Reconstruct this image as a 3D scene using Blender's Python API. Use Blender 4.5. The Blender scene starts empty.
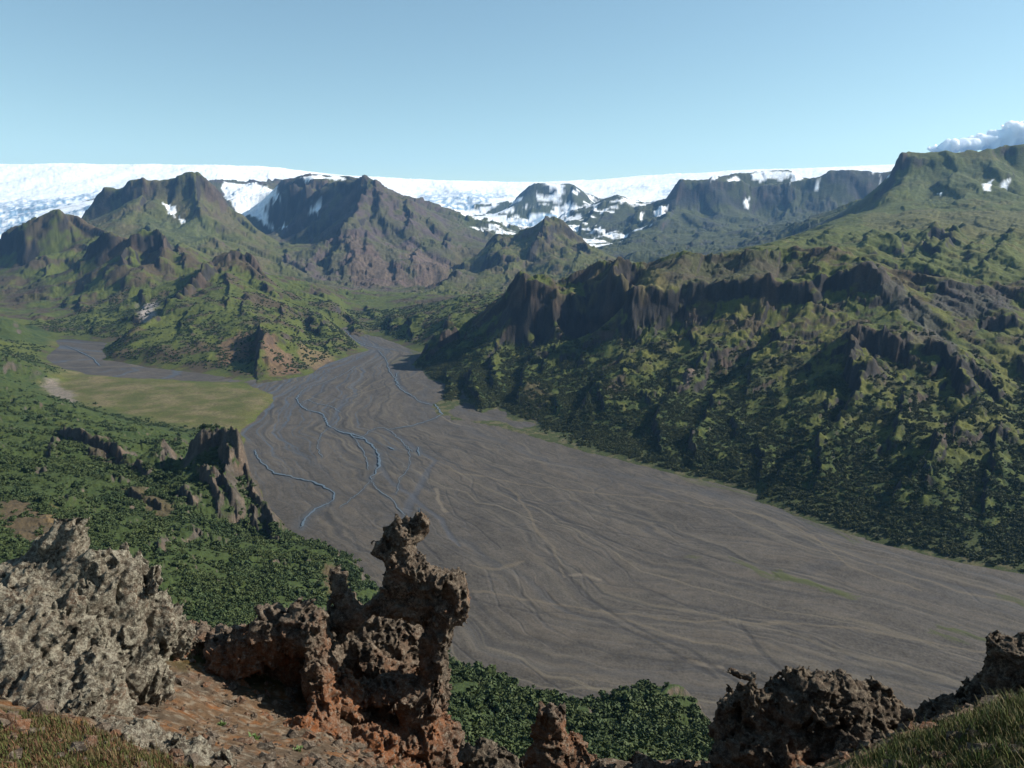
import bpy, math, time
import numpy as np
T0 = time.time()
F = np.float32
HC = 260.0                    # eye height above the river plain, metres
FPX = 820.0                   # focal length in pixels of a 1024-wide picture
PITCH = math.radians(10.3)
CP, SP = math.cos(PITCH), math.sin(PITCH)
rng = np.random.default_rng(7)
SC = bpy.context.scene
COL = SC.collection

def ray(px, py):
    a = (np.asarray(px, float) - 512) / FPX; b = (np.asarray(py, float) - 384) / FPX
    return a, CP - b * SP, -SP - b * CP
def at(px, py, Y):
    dx, dy, dz = ray(px, py); t = np.asarray(Y, float) / dy
    return dx * t, dy * t, HC + dz * t
def plain(px, py, z=0.0):
    dx, dy, dz = ray(px, py); t = (z - HC) / dz
    return dx * t, dy * t
def uv(X, Y):
    return np.arctan2(X, Y), 0.5 * np.log(X * X + Y * Y)
def uve(px, py, Y):
    X, Yy, Z = at(px, py, Y); u, v = uv(X, Yy)
    return u, v, (Z - HC) / np.hypot(X, Yy)

# ---------------------------------------------------------------- noise
_P = rng.permutation(4096).astype(np.int32)
_G2 = rng.uniform(0, 2 * np.pi, 4096); _GX = np.cos(_G2).astype(F); _GY = np.sin(_G2).astype(F)
_g3 = rng.normal(size=(4096, 3)); _g3 /= np.linalg.norm(_g3, axis=1)[:, None]; _g3 = (_g3 * 1.4).astype(F)
_R = rng.random(4096).astype(F); _R2 = rng.random(4096).astype(F); _R3 = rng.random(4096).astype(F)
def h2(i, j, s=0): return _P[(_P[(i + s * 37) & 4095] + j) & 4095]
def h3(i, j, k, s=0): return _P[(_P[(_P[(i + s * 37) & 4095] + j) & 4095] + k) & 4095]
def n2(x, y, s=0):
    xf = np.floor(x); yf = np.floor(y); i = xf.astype(np.int32); j = yf.astype(np.int32)
    fx = (x - xf).astype(F); fy = (y - yf).astype(F)
    a = fx * fx * fx * (fx * (fx * 6 - 15) + 10); b = fy * fy * fy * (fy * (fy * 6 - 15) + 10)
    def g(di, dj):
        h = h2(i + di, j + dj, s); return _GX[h] * (fx - di) + _GY[h] * (fy - dj)
    p = g(0, 0); p = p + a * (g(1, 0) - p); q = g(0, 1); q = q + a * (g(1, 1) - q)
    return (p + b * (q - p)) * 1.5
def fb2(x, y, o=4, s=0, g=.5, l=2.03):
    r = 0; a = 1.0; n = 0.0
    for k in range(o):
        r = r + a * n2(x, y, s + k); n += a; a *= g; x = x * l + 13.7; y = y * l + 7.3
    return r / n * 1.3
def ri2(x, y, o=4, s=0, g=.5):
    r = 0; a = 1.0; n = 0.0
    for k in range(o):
        r = r + a * (1 - 2 * np.abs(n2(x, y, s + k))); n += a; a *= g; x = x * 2.03 + 13.7; y = y * 2.03 + 7.3
    return r / n
def n3(x, y, z, s=0):
    xf = np.floor(x); yf = np.floor(y); zf = np.floor(z)
    i = xf.astype(np.int32); j = yf.astype(np.int32); k = zf.astype(np.int32)
    fx = (x - xf).astype(F); fy = (y - yf).astype(F); fz = (z - zf).astype(F)
    q = lambda t: t * t * t * (t * (t * 6 - 15) + 10)
    a, b, c = q(fx), q(fy), q(fz)
    def g(di, dj, dk):
        v = _g3[h3(i + di, j + dj, k + dk, s)]; return v[..., 0] * (fx - di) + v[..., 1] * (fy - dj) + v[..., 2] * (fz - dk)
    def e(dj, dk):
        p = g(0, dj, dk); return p + a * (g(1, dj, dk) - p)
    def f(dk):
        p = e(0, dk); return p + b * (e(1, dk) - p)
    p = f(0); return p + c * (f(1) - p)
def worley3(x, y, z, s=0, ids=False):
    x, y, z = x.astype(F), y.astype(F), z.astype(F)
    xf = np.floor(x); yf = np.floor(y); zf = np.floor(z); i = xf.astype(np.int32); j = yf.astype(np.int32); k = zf.astype(np.int32); x = x - xf; y = y - yf; z = z - zf
    m = np.full(x.shape, 9, F); cell = np.zeros(x.shape, np.int32)
    for di in (-1, 0, 1):
        pi = _P[(i + di + s * 37) & 4095]
        for dj in (-1, 0, 1):
            pj = _P[(pi + j + dj) & 4095]
            for dk in (-1, 0, 1):
                h = _P[(pj + k + dk) & 4095]; d = (di + _R[h] - x) ** 2 + (dj + _R2[h] - y) ** 2 + (dk + _R3[h] - z) ** 2
                if ids: cell = np.where(d < m, h, cell)
                m = np.minimum(m, d)
    return (np.sqrt(m), _R[(cell * 7 + 3) & 4095]) if ids else np.sqrt(m)
def sst(a, b, x):
    t = np.clip((x - a) / (b - a), 0, 1); return t * t * (3 - 2 * t)

# ---------------------------------------------------------------- scene helpers
def tag(o, label, cat, kind=None, group=None):
    o['label'] = label; o['category'] = cat
    if kind: o['kind'] = kind
    if group: o['group'] = group
    return o
def make_mesh(name, co, quads, mat, attrs=None, parent=None, smooth=True, link=True):
    co = np.asarray(co, F); quads = np.asarray(quads, np.int32); k = quads.shape[1]
    me = bpy.data.meshes.new(name); me.vertices.add(len(co)); me.vertices.foreach_set('co', co.ravel())
    me.loops.add(quads.size); me.loops.foreach_set('vertex_index', quads.ravel())
    me.polygons.add(len(quads)); me.polygons.foreach_set('loop_start', np.arange(0, quads.size, k, dtype=np.int32))
    me.polygons.foreach_set('loop_total', np.full(len(quads), k, np.int32))
    me.update(calc_edges=True)
    me.polygons.foreach_set('use_smooth', np.full(len(quads), smooth, bool))
    for an, av in (attrs or {}).items():
        av = np.asarray(av, F)
        if av.ndim == 2:
            a = me.attributes.new(an, 'FLOAT_COLOR', 'POINT')
            b = np.ones((len(av), 4), F); b[:, :3] = av; a.data.foreach_set('color', b.ravel())
        else:
            a = me.attributes.new(an, 'FLOAT', 'POINT'); a.data.foreach_set('value', av)
    if mat: me.materials.append(mat)
    o = bpy.data.objects.new(name, me)
    if link: COL.objects.link(o)
    if parent: o.parent = parent
    return o
def compact(co, quads, attrs):
    use = np.zeros(len(co), bool); use[quads.ravel()] = True
    ix = np.cumsum(use) - 1
    return co[use], ix[quads], {k: v[use] for k, v in attrs.items()}
def grid_quads(nr, nc):
    i = np.arange(nr - 1)[:, None] * nc + np.arange(nc - 1)[None]
    return np.stack([i, i + 1, i + 1 + nc, i + nc], -1)

# ---------------------------------------------------------------- materials
def nt(name):
    m = bpy.data.materials.new(name); m.use_nodes = True; t = m.node_tree
    b = t.nodes['Principled BSDF']; return m, t, b
def L(t, a, b): t.links.new(a, b)
def noise_node(t, scale, detail=6, rough=.6, vec=None, dim='3D'):
    n = t.nodes.new('ShaderNodeTexNoise'); n.inputs['Scale'].default_value = scale
    n.inputs['Detail'].default_value = detail; n.inputs['Roughness'].default_value = rough
    if vec is not None: L(t, vec, n.inputs['Vector'])
    return n
def ramp(t, fac, lo, hi, a=0.0, b=1.0):
    n = t.nodes.new('ShaderNodeMapRange'); n.clamp = True
    for k, v in zip((1, 2, 3, 4), (lo, hi, a, b)): n.inputs[k].default_value = v
    L(t, fac, n.inputs[0]); return n.outputs[0]
def mul(t, col, fac):
    n = t.nodes.new('ShaderNodeVectorMath'); n.operation = 'SCALE'; L(t, col, n.inputs[0]); L(t, fac, n.inputs['Scale']); return n.outputs[0]
def mixc(t, fac, a, b):
    n = t.nodes.new('ShaderNodeMix'); n.data_type = 'RGBA'
    if isinstance(fac, (int, float)): n.inputs['Factor'].default_value = fac
    else: L(t, fac, n.inputs['Factor'])
    for x, s in ((a, 'A'), (b, 'B')):
        i = [q for q in n.inputs if q.name == s and q.type == 'RGBA'][0]
        if isinstance(x, (tuple, list)): i.default_value = (*x[:3], 1)
        else: L(t, x, i)
    return [q for q in n.outputs if q.type == 'RGBA'][0]
def bump(t, b, h, strength, dist):
    n = t.nodes.new('ShaderNodeBump'); n.inputs['Strength'].default_value = strength; n.inputs['Distance'].default_value = dist
    L(t, h, n.inputs['Height']); L(t, n.outputs[0], b.inputs['Normal']); return n
def cover_mat(name, scales, var=.35, bmp=None, rough=.95, spec=.15):
    """albedo from the surface's own 'cover' attribute, broken up by noise at the given world sizes"""
    m, t, b = nt(name)
    a = t.nodes.new('ShaderNodeAttribute'); a.attribute_name = 'cover'
    g = t.nodes.new('ShaderNodeNewGeometry'); c = a.outputs['Color']
    for s in scales:
        n = noise_node(t, 1.0 / s, 5, .65, g.outputs['Position'])
        c = mul(t, c, ramp(t, n.outputs['Fac'], .3, .7, 1 - var, 1 + var))
    L(t, c, b.inputs['Base Color']); b.inputs['Roughness'].default_value = rough
    b.inputs['Specular IOR Level'].default_value = spec
    if bmp:
        n = noise_node(t, 1.0 / bmp[0], 6, .7, g.outputs['Position']); bump(t, b, n.outputs['Fac'], bmp[2], bmp[1])
    return m
# ---------------------------------------------------------------- relief of the valley
# (area, kind, points): points are (picture x, picture y, distance ahead in m) of places on the land
RV, HL, MD, RG, PL, MA, MB, MC, ME, MDR, GL, NU = range(12)   # areas
CT = []
def ct(area, pts, back=0.0, bd=.03, rough=1.0, add=0.0):
    if back and area in (MB, MC, ME, MDR, NU, PL): rough = .3
    CT.append((area, pts, back, bd, rough, add))

# glacier
ct(GL, [(-260,170,12000),(-100,166,12000),(0,164,12000),(100,164,12000),(200,165,12000),(265,166,12000),(300,171,12000),(340,176,12000),(380,177,12000),(430,180,12000),(500,182,12000),(560,182,12000),(620,178,12000),(684,174,12000),(750,170,12000),(820,168,12000),(890,165,12000),(1000,160,12000),(1300,150,12000)], back=.02, bd=.12)
ct(GL, [(-250,205,9500),(-100,198,9500),(0,194,9500),(100,188,9500),(200,183,9800),(300,190,9800),(400,197,9800),(470,198,9800),(560,200,9800),(640,196,9800),(720,188,9800),(900,182,9800),(1250,180,9800)])
ct(GL, [(-250,255,6600),(-100,250,6600),(0,240,6600),(35,228,6600),(70,214,6800),(100,204,7000)])
ct(GL, [(400,215,8300),(450,216,8300),(490,220,8000),(512,230,7600),(530,232,7600),(545,220,8000)])
ct(MC, [(222,190,7600),(240,205,6800),(262,220,6300),(285,231,5900),(300,233,5800)])
ct(MC, [(228,182,8300),(250,182,8200),(275,182,8000)])
# rocky islands in the ice
ct(NU, [(505,212,8600),(518,198,8700),(530,189,8700),(545,184,8700),(558,185,8700),(575,184,8700),(588,192,8700),(594,205,8500)], back=.006)
ct(NU, [(520,212,8200),(540,210,8200),(560,210,8200),(585,212,8200)])
ct(NU, [(545,228,7000),(560,214,7100),(578,211,7200),(590,207,7200),(603,199,7200),(615,195,7200),(628,197,7200),(642,202,7200),(660,206,7200),(668,209,7200)], back=.008)
ct(NU, [(560,240,6000),(600,245,5600),(640,240,5800)])
# dark bluff mountain right of the middle
ct(MDR, [(662,210,6500),(667,200,6550),(672,186,6600),(677,181,6600),(700,182,6600),(720,183,6600),(740,184,6600),(770,185,6600),(798,183,6600),(812,178,6600),(830,174,6600),(850,171,6600),(870,170,6600),(890,172,6600),(950,176,6600),(1100,170,6600)], back=.012)
ct(MDR, [(704,180,6900),(720,176,7200),(737,173,7300),(760,172,7300),(794,171,7300),(806,176,7000)], back=.01)
ct(MDR, [(655,218,6200),(672,208,6350),(700,209,6350),(740,212,6350),(800,210,6350),(860,204,6300),(900,205,6300)])
ct(MDR, [(640,236,5600),(690,228,5600),(720,232,5500),(760,232,5400),(820,224,5300),(860,222,5200)])
ct(MDR, [(610,262,4400),(625,258,4400),(650,258,4300),(700,258,4200),(760,254,3900),(800,245,3900)])
ct(MDR, [(668,212,6200),(655,232,5500),(640,245,5000)]); ct(MDR, [(700,240,5000),(690,250,4600)]); ct(MDR, [(780,225,5300),(740,245,4600)])
# flat-topped mountain on the left
ct(MB, [(78,222,5000),(85,213,5000),(92,205,5000),(98,191,5000),(105,188,5000),(124,189,5000),(129,181,5000),(142,179,5000),(160,183,5000),(165,181,5000),(180,178,5000),(192,175,5000),(202,177,5000),(212,188,5000),(222,195,5000),(232,212,5000),(245,218,4950),(262,232,4900),(275,240,4800),(292,247,4700)], back=.015)
ct(MB, [(88,226,4850),(100,218,4850),(115,213,4850),(138,209,4830),(145,201,4850),(170,203,4850),(190,203,4850),(208,203,4850)])
ct(MB, [(142,181,4990),(142,198,4800),(136,222,4350),(128,236,4000)])
ct(MB, [(192,178,4990),(200,205,4700),(205,230,4300),(215,250,3950)])
ct(MB, [(170,206,4800),(168,228,4350),(175,240,4050)])
ct(MB, [(100,232,4200),(150,238,4000),(190,246,3900),(225,258,3800),(262,270,3700)])
ct(MB, [(232,216,4900),(236,238,4400),(245,252,4100)]); ct(MB, [(225,222,4750),(222,240,4300)]); ct(MB, [(262,234,4850),(280,258,4200)])
# central mountain
ct(MC, [(278,185,6000),(300,184,5800),(320,184,5700),(347,183,5600),(362,182,5500),(376,184,5450),(386,196,5400),(400,200,5350),(420,206,5300),(432,218,5250),(445,225,5200),(455,232,5100),(475,240,5000),(492,247,4900)], back=.012)
ct(MC, [(282,179,6500),(300,176,6400),(320,177,6300),(345,176,6200),(356,178,5800)], back=.008)
ct(MC, [(284,200,6000),(300,204,5720),(325,206,5600),(345,204,5480)])
ct(MC, [(300,236,5500),(320,232,5300),(340,228,5200)])
ct(MC, [(362,182,5480),(364,205,5200),(352,222,4900),(347,229,4700),(340,250,4300),(334,268,4000),(345,283,3750)])
ct(MC, [(347,229,4700),(372,246,4400),(392,262,4150),(405,278,3850)])
ct(MC, [(386,198,5380),(398,222,5000),(410,240,4700),(430,258,4300),(445,272,4000)])
ct(MC, [(312,208,5700),(316,216,5500),(308,228,5300)])
ct(MC, [(290,262,4200),(310,270,4000),(330,278,3900)]); ct(MC, [(362,262,4100),(366,282,3800)]); ct(MC, [(385,230,4800),(378,240,4600)])
ct(MC, [(290,285,3500),(330,288,3450),(370,291,3450),(420,291,3450),(450,284,3500),(468,272,3700)])
# middle hill
ct(ME, [(440,288,3700),(455,274,4000),(470,264,4150),(482,250,4250),(492,240,4300),(500,234,4300),(512,238,4300),(522,234,4300),(535,230,4300),(540,224,4300),(552,220,4300),(562,226,4300),(575,238,4250),(590,248,4200),(605,257,4100),(622,264,4000),(660,274,3800)], back=.012)
ct(ME, [(500,236,4280),(494,258,3900),(505,278,3500)]); ct(ME, [(552,222,4280),(548,246,3950),(562,268,3500)])
ct(ME, [(470,266,4100),(476,282,3700)]); ct(ME, [(522,245,4100),(525,264,3750),(530,280,3400)]); ct(ME, [(575,240,4200),(598,262,3700),(610,275,3400)])
ct(ME, [(540,252,3950),(536,266,3700)]); ct(ME, [(430,292,3350),(470,294,3200),(510,292,3100),(560,288,3000),(620,284,2800)])
# green hills of the left middle distance
ct(MA, [(-120,250,3700),(-40,256,3700),(-4,248,3700),(6,238,3700),(20,232,3700),(40,226,3700),(55,218,3700),(65,218,3700),(80,222,3700),(100,232,3650),(114,240,3600)], back=.012)
ct(MA, [(-40,276,3500),(8,274,3450),(24,268,3450),(28,252,3550)])
ct(MA, [(78,268,3100),(90,257,3100),(100,247,3100),(112,243,3100),(125,245,3080),(140,240,3080),(160,240,3080),(175,246,3050),(183,254,3020),(184,264,2950)], back=.012)
ct(MA, [(84,272,3020),(96,262,3030),(112,256,3020)]); ct(MA, [(140,266,2960),(152,272,2920),(172,268,2940)])
ct(MA, [(125,246,3060),(121,260,2900),(124,276,2750)]); ct(MA, [(160,250,3020),(150,282,2700)])
ct(MA, [(0,290,3000),(30,292,2950),(60,290,2850),(90,296,2700),(130,298,2600),(165,290,2600)])
ct(MA, [(0,312,2500),(40,318,2400),(80,320,2350),(110,322,2300)]); ct(MA, [(60,250,3500),(40,275,3200)])
ct(MA, [(204,276,2700),(213,269,2700),(225,262,2720),(240,261,2720),(255,266,2680),(266,276,2640),(272,286,2580)], back=.012)
ct(MA, [(222,275,2620),(235,270,2630),(248,276,2600),(262,287,2540)])
ct(MA, [(213,269,2650),(200,284,2440),(180,300,2230),(160,314,2060),(135,332,1880),(114,350,1730)])
ct(MA, [(204,286,2480),(186,301,2270),(166,314,2120),(146,324,2000)], rough=.5, add=-.012)
ct(MA, [(213,271,2680),(224,290,2400),(236,302,2200),(255,318,1950),(263,332,1780),(263,345,1660),(262,360,1575),(262,374,1510)])
ct(MA, [(252,345,1700),(248,362,1600)]); ct(MA, [(180,325,1960),(165,350,1700)]); ct(MA, [(210,330,1900),(212,355,1640)])
ct(MA, [(272,290,2560),(285,310,2250),(296,330,2000),(305,350,1760)]); ct(MA, [(290,296,2650),(312,312,2300),(330,330,2020),(348,345,1880)])
ct(MA, [(310,300,2700),(330,306,2550),(345,316,2400)]); ct(MA, [(300,320,2250),(318,340,1950)])
ct(MA, [(280,278,3100),(300,284,3050),(320,292,2900)])
ct(MA, [(66,338,0),(108,342,0),(104,351,0),(112,360,0),(150,367,0),(200,372,0),(240,378,0),(270,379,0),(304,375,0),(322,364,0),(366,350,0),(348,337,0),(338,327,0)], rough=.3)
ct(RV, [(345,321,0),(364,330,0),(386,339,0),(406,346,0),(420,352,0)], rough=.3)
ct(RV, [(352,314,2750),(380,311,2700),(420,308,2600),(460,300,2550),(500,296,2500),(540,294,2450)]); ct(RV, [(375,322,2450),(410,322,2180),(430,318,2150),(448,326,1950)])
ct(RV, [(340,300,3000),(380,297,3100),(440,297,3000)])
ct(RV, [(385,330,2230),(392,322,2300)]); ct(RV, [(420,338,1990),(440,330,1950)])

# big ridge on the right of the river
ct(RG, [(419,362,1700),(424,350,1720),(432,340,1760),(444,331,1790),(458,326,1800),(475,314,1820),(492,304,1820),(508,297,1790),(515,290,1720),(517,284,1690),(530,281,1700),(546,286,1710),(560,284,1720),(575,279,1730),(590,273,1740),(600,267,1740),(620,263,1640),(640,265,1640),(660,260,1640),(700,256,1620),(740,253,1600),(780,251,1580),(800,250,1570),(842,252,1540),(850,256,1500),(880,268,1460),(920,276,1440),(938,281,1420),(990,284,1400),(1024,286,1390),(1120,300,1380),(1250,310,1380)], back=.02)
ct(RG, [(x, y, 0) for x, y in [(418,366),(430,379),(451,384),(449,395),(437,404),(440,414),(456,419),(480,422),(549,440),(590,452),(630,461),(684,476),(720,483),(760,494),(800,514),(850,533),(900,546),(960,561),(1024,573),(1250,620)]], rough=.5)
ct(RG, [(432,358,1670),(446,350,1650),(455,366,1530)]); ct(RG, [(445,392,1390),(455,388,1400),(470,398,1330)])
ct(RG, [(461,350,1620),(480,338,1650),(498,324,1640),(509,310,1640)])
ct(RG, [(475,330,1730),(470,350,1600),(462,370,1480),(470,388,1385),(488,400,1280),(480,416,1190)])
ct(RG, [(515,292,1630),(522,290,1620),(535,291,1615),(548,296,1610),(554,301,1610),(570,298,1610),(596,298,1610),(604,288,1610),(612,280,1610),(622,289,1605),(628,300,1600),(640,300,1470)])
ct(RG, [(514,322,1585),(522,340,1560),(540,344,1560),(556,328,1570),(566,336,1562),(582,344,1558),(600,338,1560),(618,326,1565),(634,320,1500)])
ct(RG, [(553,304,1580),(556,322,1560),(560,334,1542),(572,350,1505)])
ct(RG, [(555,290,1660),(590,284,1670),(570,292,1640)]); ct(RG, [(620,276,1580),(650,275,1560),(690,270,1560),(740,265,1550),(790,260,1540)])
ct(RG, [(600,283,1650),(606,275,1660)])
ct(RG, [(632,303,1430),(645,300,1430),(656,299,1430),(668,302,1425),(677,308,1420),(684,320,1400)]); ct(RG, [(630,326,1400),(645,328,1395),(662,327,1395),(678,330,1380)])
ct(RG, [(686,296,1440),(700,291,1440),(715,293,1430),(735,291,1420),(755,292,1410),(770,289,1400),(790,290,1390),(806,293,1380),(815,300,1360)])
ct(RG, [(684,322,1390),(705,318,1385),(730,318,1375),(755,320,1350),(785,318,1330),(806,312,1330),(818,312,1330)])
ct(RG, [(690,278,1520),(740,276,1500),(780,277,1470)]); ct(RG, [(842,256,1510),(826,270,1450),(806,284,1410),(794,290,1395)])
ct(RG, [(843,257,1505),(862,272,1420),(885,288,1340),(905,302,1290),(930,322,1220),(948,348,1130),(975,372,1060)])
ct(RG, [(850,262,1475),(880,274,1430),(920,284,1400),(940,290,1380),(990,294,1360),(1040,298,1350)])
ct(RG, [(814,288,1400),(830,283,1400),(848,281,1400),(866,280,1390),(874,286,1370),(884,296,1330)]); ct(RG, [(820,310,1330),(845,306,1340),(862,303,1335),(874,306,1310)])
ct(RG, [(730,340,1290),(780,345,1250),(820,345,1200),(840,345,1170)])
ct(RG, [(852,356,1120),(857,349,1125),(870,349,1120),(884,351,1115),(898,356,1110),(905,362,1095),(925,356,1100),(945,358,1090),(965,370,1050),(985,378,1030),(1002,392,980)])
ct(RG, [(848,378,1050),(858,390,1030),(872,396,1020),(890,392,1030),(915,380,1050),(940,384,1030)])
ct(RG, [(872,398,1010),(880,415,950),(872,440,890)])
ct(RG, [(946,380,1010),(955,374,1015),(968,378,1005),(982,394,975),(998,410,940)]); ct(RG, [(944,404,950),(962,410,940),(985,416,915)])
ct(RG, [(760,380,1120),(740,420,1010),(700,440,960)]); ct(RG, [(700,345,1290),(680,380,1180),(660,420,1060),(640,445,990)])
ct(RG, [(640,350,1340),(620,380,1210),(600,410,1110),(570,435,1055)]); ct(RG, [(560,375,1350),(540,400,1210),(530,425,1120)])
ct(RG, [(590,372,1320),(585,400,1180)]); ct(RG, [(680,400,1150),(720,380,1190)]); ct(RG, [(500,365,1480),(510,395,1290),(500,415,1190)])
ct(RG, [(790,400,1030),(780,450,900),(770,480,830)]); ct(RG, [(810,430,930),(820,480,810),(830,510,740)]); ct(RG, [(900,430,870),(900,480,780),(900,520,700)])
ct(RG, [(960,440,830),(970,490,740),(980,530,670)]); ct(RG, [(1024,380,1050),(1030,430,870),(1040,490,730),(1040,540,650)]); ct(RG, [(1100,360,1050),(1130,440,820),(1150,520,650)])
ct(RG, [(960,330,1220),(1000,340,1180),(1024,345,1160)]); ct(RG, [(985,318,1260),(1010,312,1280),(1040,314,1270)]); ct(RG, [(985,328,1235),(1010,326,1240)])
ct(RG, [(705,470,885),(715,455,905),(725,452,910)]); ct(RG, [(750,455,900),(757,470,850),(755,488,812)])

# high green plateau, far right
ct(PL, [(892,176,3900),(893,166,3900),(897,157,3900),(905,153,3900),(925,152,3900),(945,154,3900),(965,153,3900),(985,150,3900),(1005,147,3900),(1024,144,3900),(1100,138,3900),(1300,132,3900)], back=.01)
ct(PL, [(893,182,3750),(903,176,3760),(914,172,3780),(930,166,3800),(950,163,3820),(975,164,3830),(1010,160,3830)])
ct(PL, [(893,180,3800),(889,190,3650),(880,202,3450),(866,211,3300),(850,214,3250),(836,221,3100),(820,229,2800),(800,236,2500),(780,243,2250),(765,248,2050),(748,253,1850)], back=.012)
ct(PL, [(914,176,3740),(930,186,3550),(950,198,3350),(990,200,3300)]); ct(PL, [(900,190,3600),(905,200,3400)])
ct(PL, [(1010,170,3700),(990,185,3550),(1000,192,3450),(1024,195,3400),(1150,195,3400)]); ct(PL, [(975,178,3650),(940,180,3650)]); 
ct(PL, [(860,218,3000),(900,208,3150),(950,207,3150),(1000,206,3150),(1100,205,3150)]); ct(PL, [(860,226,2700),(920,220,2700),(980,222,2650),(1040,224,2600),(1200,228,2600)])
ct(PL, [(925,226,2600),(912,238,2350),(900,252,2050),(890,266,1800)]); ct(PL, [(955,228,2550),(945,245,2250),(950,262,1950)]); ct(PL, [(880,240,2300),(868,250,2000),(866,262,1750)])
ct(PL, [(935,236,2300),(925,255,2000)]); ct(PL, [(1000,230,2500),(995,250,2150),(985,270,1800)]); ct(PL, [(1024,240,2250),(1030,262,1900)]); ct(PL, [(830,232,2500),(800,246,2100)])
ct(PL, [(840,246,2200),(820,248,2050),(800,247,2050)], rough=.5); ct(PL, [(850,262,1650),(900,276,1620),(960,284,1600),(1030,286,1600),(1150,300,1600)])
# left hillside
ct(HL, [(-250,300,2100),(-100,312,2000),(0,324,1950),(25,331,1980),(50,339,2060),(64,345,1985)])
ct(HL, [(-250,330,1500),(-100,345,1420),(0,360,1380),(30,364,1420),(48,368,1480),(62,369,0)]); ct(HL, [(42,386,1380),(52,396,1300),(72,404,1220),(104,413,1160),(140,422,1100),(180,430,1045),(212,436,1000),(236,437,1030)])
ct(HL, [(0,390,1080),(40,398,1080),(60,410,1020)]); ct(HL, [(-250,380,1000),(-100,400,900),(0,420,840),(60,425,860),(120,434,860),(165,440,850),(190,446,820)])
ct(HL, [(58,432,820),(85,438,760),(105,444,730),(118,452,710),(130,463,690),(128,470,670)]); ct(HL, [(84,450,705),(100,460,685),(115,470,665)])
ct(HL, [(-250,440,640),(-100,455,600),(0,462,600),(60,470,590),(100,480,580),(140,484,600),(180,478,620)])
ct(HL, [(186,458,640),(194,452,645),(200,441,645),(207,434,645),(216,432,645),(226,436,640),(236,440,630),(243,450,620),(249,465,610),(256,490,595),(266,510,585),(282,530,560),(300,543,540),(322,548,530),(340,556,520),(357,564,510)], back=.05)
ct(HL, [(190,470,600),(205,476,590),(222,480,580),(232,492,565),(243,515,545),(252,536,525),(268,548,505)])
ct(HL, [(222,434,640),(226,455,610),(228,470,598)]); ct(HL, [(156,466,640),(162,452,650),(168,460,645)])
ct(HL, [(122,490,560),(140,500,545),(160,508,530),(178,520,500),(196,505,540)]); ct(HL, [(180,492,560),(190,512,525),(205,520,510)])
ct(HL, [(-250,500,450),(-100,510,430),(0,520,420),(30,515,440),(65,505,480),(90,510,480)]); ct(HL, [(0,560,340),(40,570,330),(90,560,350),(130,560,365),(170,560,380)])
ct(HL, [(210,560,410),(240,570,410),(270,575,420),(300,575,430),(330,585,430),(360,590,440)]); ct(HL, [(130,605,300),(180,620,290),(230,625,300),(270,620,330),(300,625,340),(340,625,360)])
ct(HL, [(330,560,490),(370,582,460),(380,600,430),(384,620,400)]); ct(HL, [(180,655,240),(260,650,270),(340,660,280),(400,672,280)])
ct(HL, [(430,676,278),(455,684,262),(480,679,262),(505,683,262),(530,694,258),(560,708,255),(588,719,258),(604,712,262),(622,698,264),(640,689,265),(660,687,265),(680,691,262),(700,703,258),(712,722,250),(722,742,240)], back=.03)
ct(HL, [(440,715,215),(500,720,215),(560,735,210),(620,728,215),(680,735,210),(740,760,200)])
ct(HL, [(-250,700,150),(0,720,140),(200,740,140),(400,755,140),(600,770,140),(760,800,130),(900,810,130),(1250,810,130)])
ct(HL, [(-250,790,60),(0,800,60),(250,810,60),(500,820,60),(750,830,60),(1000,830,60),(1250,830,60)]); ct(HL, [(-250,860,25),(0,870,25),(250,870,25),(500,870,25),(750,870,25),(1000,870,25),(1250,870,25)])
ct(HL, [(760,795,290),(850,800,290),(940,800,290),(1024,790,295),(1250,790,290)])
MEADOW = [(60,369),(110,376),(170,381),(240,388),(262,390),(276,393),(268,401),(256,410),(246,424),(238,434),(180,424),(120,410),(70,400),(50,388)]
RIVER = [(65,340),(108,344),(104,352),(112,362),(150,369),(200,374),(240,381),(270,382),(305,377),(324,366),(368,352),(350,338),(338,327),(345,322),(364,331),(386,341),(406,348),(420,354),(418,367),(430,380),(452,385),(449,396),(437,405),(440,416),(480,424),(549,442),(630,463),(684,478),(720,485),(760,496),(800,516),(850,536),(900,549),(960,564),(1024,576),(1250,625),(1250,740),(1000,745),(850,740),(722,728),(600,722),(540,712),(430,664),(384,600),(300,560),(262,520),(240,480),(233,446),(238,434),(257,411),(277,394),(262,389),(240,387),(170,380),(110,375),(62,367)]
def pip(poly, x, y):
    r = np.zeros(np.shape(x), bool); n = len(poly)
    for i in range(n):
        (x1, y1), (x2, y2) = poly[i], poly[(i + 1) % n]
        if y1 == y2: continue
        c = ((y1 > y) != (y2 > y)) & (x < (x2 - x1) * (y - y1) / (y2 - y1) + x1); r ^= c
    return r
def segdist(pl, x, y, closed=False):
    d = np.full(np.shape(x), 1e9, F); n = len(pl)
    for i in range(n if closed else n - 1):
        (x1, y1), (x2, y2) = pl[i], pl[(i + 1) % n]; vx, vy = x2 - x1, y2 - y1
        t = np.clip(((x - x1) * vx + (y - y1) * vy) / (vx * vx + vy * vy + 1e-12), 0, 1)
        d = np.minimum(d, (x - x1 - t * vx) ** 2 + (y - y1 - t * vy) ** 2)
    return np.sqrt(d)

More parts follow.
